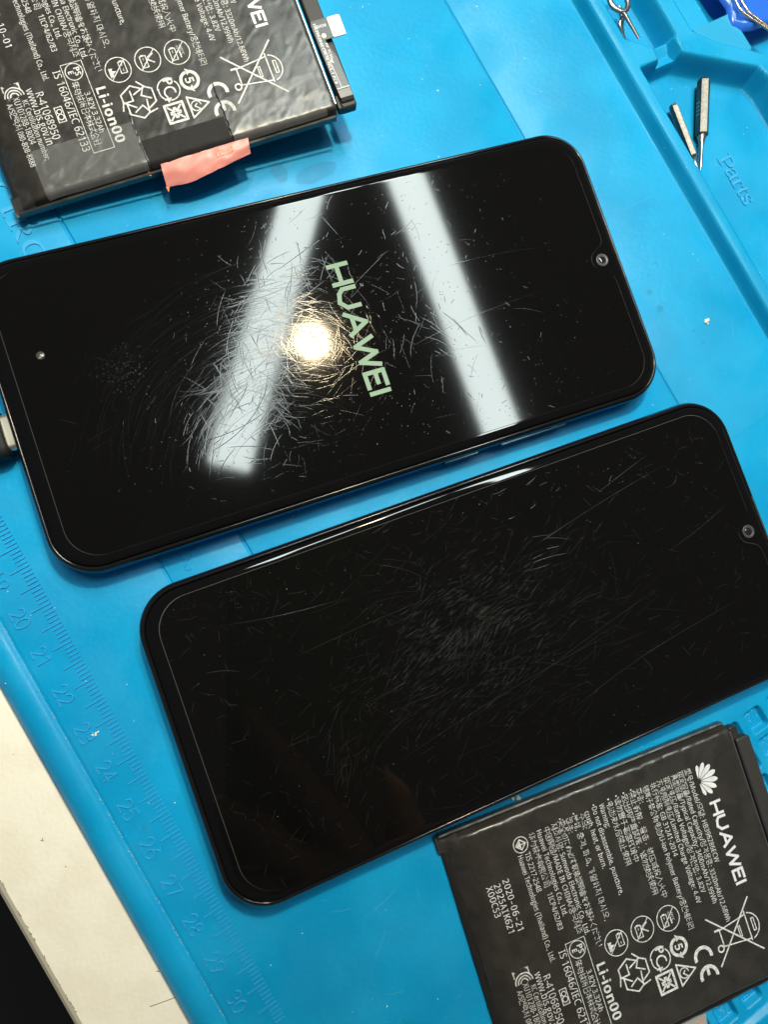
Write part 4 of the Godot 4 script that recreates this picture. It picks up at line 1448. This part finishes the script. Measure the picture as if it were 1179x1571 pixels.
func battery_extras(o: Node3D) -> void:
	# strips of clear adhesive tape over the lower end; their gloss reflection is painted as a grey veil
	var grey_sheen := mat3(Color(0.62, 0.63, 0.64, 0.20), 0.30)
	grey_sheen.transparency = BaseMaterial3D.TRANSPARENCY_ALPHA
	var over := func(s: float, t: float) -> float: return pouch_height(minf(s, BS - 0.02), t) + 0.012 + 0.006 * noise.get_noise_2d(s * 6.0, t * 6.0)
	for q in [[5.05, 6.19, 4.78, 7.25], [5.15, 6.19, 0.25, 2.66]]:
		put("clear_tape", field(over, q[0], q[1], q[2], q[3], 0.05), grey_sheen, o)
	put("pull_strip", field(func(s: float, t: float) -> float: return pouch_height(minf(s, BS - 0.02), t) + 0.02 + 0.01 * noise.get_noise_2d(s * 4.0, t * 4.0), 5.55, 6.19, 2.70, 4.74, 0.05), mat3(lin(0.016, 0.016, 0.017), 0.75, 0.0, 0.35), o)
	# wrinkled tape edges
	var st := tool_()
	for q in [[4.75, 4.78], [4.72, 2.66]]:
		st = tool_()
		var last := Vector3.ZERO
		for k in 20:
			var s: float = q[0] + 1.45 * k / 19.0
			var t: float = q[1] + 0.035 * noise.get_noise_2d(s * 7.0, q[1])
			var p := Vector3(s, pouch_height(minf(s, BS - 0.02), t) + 0.024, t)
			if k: tube(st, [last, p], [0.012 + 0.014 * absf(noise.get_noise_2d(s * 9.0, 2.0))], 5)
			last = p
		put("tape_wrinkle", done(st), mat3(lin(0.026, 0.026, 0.026), 0.18), o)
	# pink pull tab, curling over the edge
	var pink := mat3(lin(0.66, 0.24, 0.21), 0.45)
	var edge := func(t: float) -> float: return 6.47 + 0.22 * sin(clampf((t - 2.3) / 1.9, 0.0, 1.0) * PI * 0.5) - 0.08 * smoothstep(3.9, 4.5, t)
	st = tool_()
	var rows := 10
	var cols := 30
	var grid := []
	for i in rows + 1:
		var row := PackedVector3Array()
		for j in cols + 1:
			var t := 2.32 + 2.2 * j / cols
			var s := lerpf(6.16, edge.call(t), float(i) / rows)
			var f := float(i) / rows
			row.append(Vector3(s, 0.36 - 0.20 * f * f + 0.05 * sin(t * 2.3) * f + 0.10 * f * smoothstep(3.9, 2.4, t) + 0.03 * noise.get_noise_2d(t * 2.2, f * 2.0 + 5.0), t + 0.06 * f))
		grid.append(row)
	st.set_smooth_group(1)
	for i in rows:
		for j in cols:
			quad(st, grid[i][j], grid[i + 1][j], grid[i + 1][j + 1], grid[i][j + 1])
	var tab := put("pull_tab", done(st), pink, o)
	st = tool_()
	var mk := Ink.new()
	mk.line(PackedVector2Array([Vector2(0, 0), Vector2(0.40, 0), Vector2(0.40, 0.28), Vector2(0, 0.28)]), 0.025, true)
	mk.line(PackedVector2Array([Vector2(0.08, 0.08), Vector2(0.32, 0.08), Vector2(0.32, 0.20)]), 0.02)
	put("tab_mark", print_mesh(mk, func(a: Vector2) -> Vector3:
		var t := 2.75 + a.x
		var f := 0.25 + a.y
		return Vector3(lerpf(6.16, edge.call(t), f), 0.39 - 0.20 * f * f + 0.05 * sin(t * 2.3) * f + 0.10 * f * smoothstep(3.9, 2.4, t), t + 0.06 * f)), mat3(lin(0.85, 0.22, 0.08), 0.5), tab)
	var orange := mat3(lin(0.85, 0.20, 0.03), 0.5)
	st = tool_()
	tri(st, Vector3(6.64, 0.17, 4.52), Vector3(6.74, 0.15, 4.58), Vector3(6.60, 0.17, 4.60))
	tri(st, Vector3(6.22, 0.33, 4.84), Vector3(6.32, 0.28, 4.82), Vector3(6.28, 0.29, 4.92))
	put("orange_scrap", done(st), orange, o)
	# connector ribbon folded back over the board
	st = tool_()
	var rib := func(pts: Array) -> void:
		for i in pts.size() - 1:
			var a: Array = pts[i]
			var b: Array = pts[i + 1]
			quad(st, Vector3(a[0], a[3], a[1]), Vector3(a[0], a[3], a[2]), Vector3(b[0], b[3], b[2]), Vector3(b[0], b[3], b[1]))
			quad(st, Vector3(a[0], a[3] - 0.02, a[2]), Vector3(a[0], a[3] - 0.02, a[1]), Vector3(b[0], b[3] - 0.02, b[1]), Vector3(b[0], b[3] - 0.02, b[2]))
			quad(st, Vector3(a[0], a[3] - 0.02, a[1]), Vector3(a[0], a[3], a[1]), Vector3(b[0], b[3], b[1]), Vector3(b[0], b[3] - 0.02, b[1]))
			quad(st, Vector3(a[0], a[3], a[2]), Vector3(a[0], a[3] - 0.02, a[2]), Vector3(b[0], b[3] - 0.02, b[2]), Vector3(b[0], b[3], b[2]))
	# s, inner t, outer t, height
	rib.call([[5.95, -0.20, -0.50, 0.22], [6.02, -0.20, -0.50, 0.27], [6.05, -0.20, -0.50, 0.33], [6.02, -0.19, -0.50, 0.39], [5.95, -0.18, -0.50, 0.43], [5.7, -0.16, -0.49, 0.45], [4.95, -0.13, -0.45, 0.46], [4.60, -0.12, -0.33, 0.46], [4.50, -0.12, -0.33, 0.46], [4.49, -0.12, -0.55, 0.46], [4.10, -0.11, -0.55, 0.46], [3.98, -0.14, -0.55, 0.46]])
	var ribbon := put("connector_ribbon", done(st), mat3(lin(0.03, 0.033, 0.036), 0.35), o)
	st = tool_()
	bevel_box(st, 4.25, -0.71, 0.52, 0.34, 0.44, 0.48, 0.008, 0.05, 4)
	put("white_label", done(st), M.white_paper, ribbon)
	var k := Ink.new()
	var on := func(a: Vector2) -> Vector3: return Vector3(a.x, 0.466, a.y)
	ink_text(k, "HB396286ECW-M-NCE.1 PCB", 4.05, -0.165, 0.10, 5.62, sans_bold)
	ink_text(k, "HF TC5D", 4.58, -0.285, 0.09, 5.0, sans_bold)
	k.poly(PackedVector2Array([Vector2(4.98, -0.31), Vector2(5.12, -0.33), Vector2(5.04, -0.25)]))
	k.line(PackedVector2Array([Vector2(5.74, -0.17), Vector2(5.74, -0.48)]), 0.02)
	for i in 3: k.line(PackedVector2Array([Vector2(4.7, -0.215 - i * 0.012), Vector2(5.72, -0.275 - i * 0.012)]), 0.006)
	put("ribbon_print", print_mesh(k, on), M.print_bright, ribbon)
	# RoHS reads across the ribbon
	k = Ink.new()
	ink_text(k, "ROHS", 0.0, 0.0, 0.10, 0.26, sans_bold)
	put("ribbon_print", print_mesh(k, func(a: Vector2) -> Vector3: return Vector3(4.12 - a.y, 0.466, -0.48 + a.x)), M.print_bright, ribbon)
	st = tool_()
	loft(st, [circle(0.062, 0.462, 4.40, -0.33, 18), circle(0.055, 0.468, 4.40, -0.33, 18)], false, true, 1)
	put("contact_pad", done(st), mat3(lin(0.75, 0.72, 0.5), 0.4), ribbon)

# ---------------------------------------------------------------- things in the trays
func along(a: Vector3, b: Vector3, roll := 0.0) -> Transform3D:
	var z := (b - a).normalized()
	var x := Vector3.UP.cross(z).normalized()
	var y := z.cross(x)
	return Transform3D(Basis(x, y, z).rotated(z, roll), a * CM)

func bit_mesh(len: float, w: float, tip: float) -> Array:
	# hex shank along +z with a chamfered butt, then a neck and a tip
	var hexr := func(r: float, z: float) -> PackedVector3Array:
		var out := PackedVector3Array()
		for k in 6:
			var a := -TAU * k / 6.0
			out.append(Vector3(r * cos(a), r * sin(a), z))
		return out
	var st := tool_()
	loft(st, [hexr.call(w * 0.8, 0.0), hexr.call(w, 0.08), hexr.call(w, len), hexr.call(w * 0.75, len + 0.06)], true, true, 0)
	var a := done(st)
	st = tool_()
	var rings := []
	for q in [[0.0, 0.72], [0.10, 0.55], [0.22, 0.36], [0.5, 0.30], [0.78, 0.28], [0.9, 0.22], [1.0, 0.06]]:
		var ring := PackedVector3Array()
		for k in 12:
			var an := -TAU * k / 12.0
			ring.append(Vector3(w * q[1] * cos(an), w * q[1] * sin(an), len + 0.04 + tip * q[0]))
		rings.append(ring)
	loft(st, rings)
	return [a, done(st)]

func mw(u: float, v: float, y: float) -> Vector3:
	var p := mat_xz(u, v)
	return Vector3(p.x, y, p.y)

func tray_things() -> void:
	# two screwdriver bits
	for q in [[mw(-4.42, 23.42, -0.02), mw(-2.0, 21.78, -0.12), 1.72, 0.185, 1.05, "larger steel hex screwdriver bit with notch marks, tip against the tray wall"], [mw(-4.15, 22.08, -0.05), mw(-2.2, 21.72, -0.05), 1.62, 0.135, 0.42, "smaller steel hex screwdriver bit leaning along the tray wall"]]:
		var o := base("screwdriver_bit")
		o.transform = along(q[0], q[1], 0.30)
		tag(o, q[5], "screwdriver bit", "screwdriver bits in the tray")
		var m := bit_mesh(q[2], q[3], q[4])
		put("shank", m[0], M.steel, o)
		put("tip", m[1], M.chrome, o)
		if q[3] > 0.16:
			var st := tool_()
			for k in 4:
				tube(st, [Vector3(-0.175, 0.02, 0.78 + k * 0.12), Vector3(-0.135, 0.105, 0.78 + k * 0.12)], [0.022], 6)
			put("size_notch", done(st), M.chrome, o)
	# fine tweezers with a finger loop, resting in the long tray
	var o := base("hook_tool")
	tag(o, "bent metal hook tool with an eyelet in the long tray", "tool")
	var loop := []
	for k in 15:
		var a := -0.5 + TAU * 0.9 * k / 14.0
		var p := mw(-7.44 + 0.36 * cos(a), 21.93 + 0.27 * sin(a), 0.28)
		loop.append(p)
	var st := tool_()
	tube(st, loop + [mw(-7.05, 21.90, 0.26), mw(-6.28, 22.07, 0.10)], [0.06, 0.07, 0.075, 0.08, 0.08, 0.08, 0.08, 0.08, 0.08, 0.08, 0.08, 0.08, 0.08, 0.09, 0.085, 0.075, 0.045], 10, 0.7)
	put("upper_arm", done(st), M.chrome, o)
	st = tool_()
	tube(st, [mw(-7.35, 22.0, 0.14), mw(-7.06, 22.0, 0.05), mw(-6.93, 21.86, 0.0), mw(-6.80, 21.86, -0.03), mw(-6.38, 21.85, -0.20)], [0.06, 0.085, 0.095, 0.06, 0.02], 10, 0.6)
	put("lower_arm", done(st), M.chrome, o)
	# clear blue plate lying across the far tray
	st = tool_()
	var plate := PackedVector3Array([mw(-5.72, 23.55, 0.32), mw(-5.70, 24.96, 0.34), mw(-4.50, 24.99, 0.34), mw(-4.2, 24.4, 0.32), mw(-5.1, 23.55, 0.32)])
	var low := PackedVector3Array()
	var high := PackedVector3Array()
	for k in plate.size():
		high.append(plate[plate.size() - 1 - k] + Vector3(0, 0.045, 0))
		low.append(plate[plate.size() - 1 - k] + Vector3(0, 0.0, 0))
	loft(st, [low, high], true, true, 0)
	var pm := mat3(lin(0.02, 0.30, 0.56), 0.3)
	var pl := put("blue_plate", done(st), pm, self)
	tag(pl, "flat blue plastic plate lying across the far tray", "plate")
	# a crumpled blue bag with two wire clips on it
	o = base("plastic_bag")
	tag(o, "crumpled deep blue plastic bag in the far tray", "bag")
	st = tool_()
	var out := [[-7.2, 24.75], [-6.35, 24.80], [-5.9, 24.95], [-5.61, 24.80], [-5.35, 24.78], [-5.12, 24.93], [-4.97, 25.29], [-4.90, 25.9], [-4.9, 27.2], [-7.2, 27.2]]
	var r1 := PackedVector3Array()
	var r2 := PackedVector3Array()
	var r3 := PackedVector3Array()
	for k in out.size():
		var p: Array = out[k]
		var c := Vector2(lerpf(p[0], -6.0, 0.25), lerpf(p[1], 26.0, 0.25))
		r1.append(mw(p[0], p[1], 0.36 + 0.04 * sin(k * 2.1)))
		r2.append(mw(lerpf(p[0], -6.0, 0.06), lerpf(p[1], 26.0, 0.06), 0.52 + 0.05 * sin(k * 1.3)))
		r3.append(mw(c.x, c.y, 0.46 + 0.07 * sin(k * 2.7)))
	r1.reverse(); r2.reverse(); r3.reverse()
	loft(st, [r1, r2, r3], true, true, 1)
	put("bag_film", done(st), mat3(lin(0.02, 0.13, 0.62), 0.22), o)
	for q in [[0.0, "outer"], [0.19, "inner"]]:
		st = tool_()
		var d: float = q[0]
		tube(st, [mw(-6.4 + d, 25.05 + d, 0.62), mw(-5.78 + d * 0.4, 25.03 + d, 0.62), mw(-5.56 + d * 0.3, 25.03 + d * 1.05, 0.62), mw(-5.42 + d * 0.2, 25.08 + d * 0.9, 0.61), mw(-5.25 + d * 0.1, 25.18 + d * 0.8, 0.61), mw(-4.7, 25.55 + d * 0.4, 0.60), mw(-4.2, 25.9 + d * 0.3, 0.58)], [0.035], 8)
		var wm := put("wire_clip", done(st), mat3(lin(0.62, 0.50, 0.36), 0.25, 1.0), self)
		tag(wm, "bent brass-coloured wire clip on the blue bag, the %s of two" % q[1], "wire clip", "wire clips on the blue bag")

func cable_plug() -> void:
	var o := base("charging_cable", Vector3(1.5111, 0.012, -5.9773), 0.319)
	tag(o, "black charging cable plug inserted into the lit phone", "cable")
	var st := tool_()
	for q in [0]:
		var rings := []
		for x in [-7.88, -8.10]:
			var ring := PackedVector3Array()
			for p in round_rect(0.30, 0.86, 0.12, 0.0, 0, 0.05, 5): ring.append(Vector3(x, 0.36 + p.x, p.z))
			rings.append(ring)
		loft(st, rings, true, true, 1)
	put("connector_shell", done(st), mat3(lin(0.75, 0.70, 0.58), 0.35, 1.0), o)
	st = tool_()
	var rings := []
	for q in [[-8.08, 0.44, 0.98], [-8.11, 0.54, 1.08], [-8.18, 0.58, 1.12], [-9.6, 0.62, 1.16], [-10.2, 0.5, 0.8], [-10.5, 0.36, 0.4]]:
		var ring := PackedVector3Array()
		for p in round_rect(q[1], q[2], 0.2, 0.0, 0, 0.05, 5): ring.append(Vector3(q[0], 0.36 + p.x, p.z))
		rings.append(ring)
	loft(st, rings, true, true, 1)
	put("plug_housing", done(st), mat3(lin(0.010, 0.010, 0.011), 0.6, 0.0, 0.35), o)
	st = tool_()
	tube(st, [Vector3(-10.3, 0.36, 0.05), Vector3(-12, 0.3, 0.1), Vector3(-15, 0.2, 0.6), Vector3(-19, 0.15, 2.0)], [0.17], 10)
	put("cord", done(st), mat3(lin(0.02, 0.02, 0.02), 0.6), o)

func foil_tape() -> void:
	var o := base("foil_tape")
	tag(o, "scrap of silvery foil tape with a copper edge beneath the battery on the slots", "tape")
	var st := tool_()
	var f := [mw(16.2, 8.0, 0.02), mw(16.6, 9.5, 0.02), mw(17.15, 9.28, 0.015), mw(17.3, 9.22, 0.015), mw(18.2, 8.0, 0.015)]
	for k in range(1, f.size() - 1): tri(st, f[0] + Vector3(0, 0.01, 0), f[k + 1] + Vector3(0, 0.01, 0), f[k] + Vector3(0, 0.01, 0))
	put("foil", done(st), mat3(lin(0.62, 0.62, 0.58), 0.35, 0.6), o)
	st = tool_()
	quad(st, mw(16.99, 8.85, 0.034), mw(17.9, 8.2, 0.034), mw(18.3, 8.6, 0.034), mw(17.06, 9.20, 0.034))
	put("copper_strip", done(st), mat3(lin(0.80, 0.42, 0.28), 0.4, 0.4), o)

func crumbs() -> void:
	var data := [[1.85, 19.38, 0.012, 0.10, "pale crumb on the mat beyond the ends of the phones"], [9.85, 7.91, 0.012, 0.09, "white flake on the mat between the dark phone and the battery"], [3.12, 0.16, -0.04, 0.06, "tiny pale crumb beside ruler number 23"]]
	for q in data:
		var st := tool_()
		for k in 7:
			var c := mw(q[0] + rng.randfn(0, q[3] * 0.4), q[1] + rng.randfn(0, q[3] * 0.5), q[2] - 0.005)
			var r: float = q[3] * rng.randf_range(0.25, 0.5)
			loft(st, [circle(r * 0.9, c.y, c.x, c.z, 6, rng.randf()), circle(r, c.y + r * 0.5, c.x, c.z, 6, rng.randf()), circle(r * 0.5, c.y + r, c.x, c.z, 6, rng.randf())], true, true, 0)
		var o := put("crumb", done(st), mat3(lin(0.72, 0.68, 0.56), 0.9), self)
		tag(o, q[4], "crumb", "crumbs on the mat")

# ---------------------------------------------------------------- what the dark screens mirror: the phone that takes the picture and the hand that holds it
func photographer() -> void:
	var tilt := Basis(Vector3(0.9874, 0.1577, 0.016).normalized(), Vector3(-0.1585, 0.9823, 0.0997).normalized(), Vector3(0, -0.1009, 0.9949)).orthonormalized()
	var at := Vector3(0, 16.13, 0) + tilt.y * 0.25
	var o := Node3D.new()
	o.name = "camera_phone"
	add_child(o)
	o.transform = Transform3D(tilt, at * CM)
	tag(o, "dark phone held flat above the bench, mirrored faintly in the switched-off screen", "phone")
	var st := tool_()
	loft(st, [round_rect(7.0, 14.4, 0.9, 0.0, 1.3, 5.0, 8), round_rect(7.2, 14.6, 1.0, 0.12, 1.3, 5.0, 8), round_rect(7.2, 14.6, 1.0, 0.68, 1.3, 5.0, 8), round_rect(7.0, 14.4, 0.9, 0.8, 1.3, 5.0, 8)], true, true, 0)
	put("case", done(st), mat3(lin(0.34, 0.28, 0.20), 0.5), o)
	# right hand under the phone: tapered bones joined by a smooth minimum, meshed as surface nets
	var B := []
	var chain := func(pts: Array, rs: Array) -> void:
		for i in pts.size() - 1: B.append([pts[i], pts[i + 1], rs[i], rs[i + 1]])
	chain.call([Vector3(4.4, -1.3, 14.0), Vector3(2.2, -1.5, 11.0), Vector3(0.1, -1.2, 8.3), Vector3(-1.5, -0.75, 6.2)], [1.0, 0.86, 0.76, 0.62])
	chain.call([Vector3(4.3, -1.6, 15.6), Vector3(1.4, -1.7, 12.8), Vector3(-1.0, -1.3, 10.8), Vector3(-2.6, -0.7, 9.8)], [1.0, 0.88, 0.78, 0.64])
	chain.call([Vector3(4.6, -1.7, 17.2), Vector3(1.6, -1.7, 14.8), Vector3(-0.8, -1.2, 13.2), Vector3(-2.5, -0.6, 12.4)], [0.98, 0.84, 0.75, 0.62])
	chain.call([Vector3(5.2, -1.6, 18.6), Vector3(2.8, -1.6, 16.9), Vector3(1.0, -1.2, 15.7), Vector3(-0.2, -0.7, 15.0)], [0.9, 0.74, 0.66, 0.54])
	chain.call([Vector3(7.8, -0.8, 16.6), Vector3(6.6, 0.4, 13.2), Vector3(5.7, 1.55, 10.8), Vector3(4.4, 1.75, 9.0)], [1.3, 1.1, 0.92, 0.72])
	chain.call([Vector3(4.4, -1.3, 14.0), Vector3(8.4, -1.2, 18.6)], [1.15, 1.6])
	chain.call([Vector3(4.3, -1.6, 15.6), Vector3(8.6, -1.4, 19.2)], [1.15, 1.7])
	chain.call([Vector3(4.6, -1.7, 17.2), Vector3(8.9, -1.5, 19.9)], [1.15, 1.7])
	chain.call([Vector3(5.2, -1.6, 18.6), Vector3(9.2, -1.5, 20.4)], [1.05, 1.6])
	chain.call([Vector3(8.8, -1.4, 19.6), Vector3(11.2, -1.2, 22.8), Vector3(17.0, -1.0, 30.0)], [2.0, 2.3, 3.2])
	var h := MeshInstance3D.new()
	h.name = "person"
	h.mesh = nets(B, Vector3(-3.8, -4.4, 4.8), Vector3(17.0, 3.4, 29.0), 0.34, 0.55)
	var skin := mat3(lin(0.62, 0.33, 0.23), 0.55)
	h.material_override = skin
	add_child(h)
	h.transform = Transform3D(tilt, at * CM)
	tag(h, "bare right hand and forearm holding the dark phone from below", "person")

func nets(B: Array, lo: Vector3, hi: Vector3, c: float, k: float) -> ArrayMesh:
	var nx := int((hi.x - lo.x) / c) + 1
	var ny := int((hi.y - lo.y) / c) + 1
	var nz := int((hi.z - lo.z) / c) + 1
	var F := PackedFloat32Array()
	F.resize(nx * ny * nz)
	F.fill(9.0)
	for b in B:
		var a: Vector3 = b[0]
		var e: Vector3 = b[1] - a
		var el := e.length_squared()
		var reach: float = maxf(b[2], b[3]) + 1.0
		var l := (Vector3(minf(a.x, b[1].x), minf(a.y, b[1].y), minf(a.z, b[1].z)) - Vector3.ONE * reach - lo) / c
		var g := (Vector3(maxf(a.x, b[1].x), maxf(a.y, b[1].y), maxf(a.z, b[1].z)) + Vector3.ONE * reach - lo) / c
		for i in range(maxi(0, int(l.x)), mini(nx, int(g.x) + 1)):
			for j in range(maxi(0, int(l.y)), mini(ny, int(g.y) + 1)):
				for m in range(maxi(0, int(l.z)), mini(nz, int(g.z) + 1)):
					var w := lo + Vector3(i, j, m) * c - a
					var t := clampf(w.dot(e) / el, 0.0, 1.0)
					var d: float = (w - e * t).length() - lerpf(b[2], b[3], t)
					var id := (i * ny + j) * nz + m
					var f := F[id]
					var hh := maxf(k - absf(f - d), 0.0) / k
					F[id] = minf(f, d) - hh * hh * k * 0.25
	var V := {}
	var vs := PackedVector3Array()
	for i in nx - 1:
		for j in ny - 1:
			for m in nz - 1:
				var n := 0
				var s := Vector3.ZERO
				var q := (i * ny + j) * nz + m
				var v := [F[q], F[q + ny * nz], F[q + nz], F[q + nz + ny * nz], F[q + 1], F[q + 1 + ny * nz], F[q + 1 + nz], F[q + 1 + nz + ny * nz]]
				var neg := 0
				for x in v: neg += 1 if x < 0.0 else 0
				if neg == 0 or neg == 8: continue
				for ed in [[0, 1], [2, 3], [4, 5], [6, 7], [0, 2], [1, 3], [4, 6], [5, 7], [0, 4], [1, 5], [2, 6], [3, 7]]:
					var fa: float = v[ed[0]]
					var fb: float = v[ed[1]]
					if (fa < 0.0) == (fb < 0.0): continue
					var t := fa / (fa - fb)
					var pa := Vector3(ed[0] & 1, (ed[0] >> 1) & 1, (ed[0] >> 2) & 1)
					var pb := Vector3(ed[1] & 1, (ed[1] >> 1) & 1, (ed[1] >> 2) & 1)
					s += pa.lerp(pb, t)
					n += 1
				V[q] = vs.size()
				vs.append((lo + (Vector3(i, j, m) + s / n) * c) * CM)
	var id := PackedInt32Array()
	var sx := ny * nz
	for q in V:
		var m: int = q % nz
		var j: int = (q / nz) % ny
		var i: int = q / sx
		for ax in 3:
			var du: int = [nz, 1, sx][ax]
			var dv: int = [1, sx, nz][ax]
			var dd: int = [sx, nz, 1][ax]
			if [j, m, i][ax] == 0 or [m, i, j][ax] == 0: continue
			var fa := F[q]
			var fb := F[q + dd]
			if (fa < 0.0) == (fb < 0.0): continue
			if not (V.has(q - du) and V.has(q - dv) and V.has(q - du - dv)): continue
			var a: int = V[q]
			var b: int = V[q - du]
			var cc: int = V[q - du - dv]
			var d: int = V[q - dv]
			if fa < 0.0: id.append_array([a, d, cc, a, cc, b])
			else: id.append_array([a, b, cc, a, cc, d])
	var st := SurfaceTool.new()
	st.begin(Mesh.PRIMITIVE_TRIANGLES)
	st.set_smooth_group(1)
	for x in vs: st.add_vertex(x)
	for x in id: st.add_index(x)
	st.generate_normals()
	return st.commit()
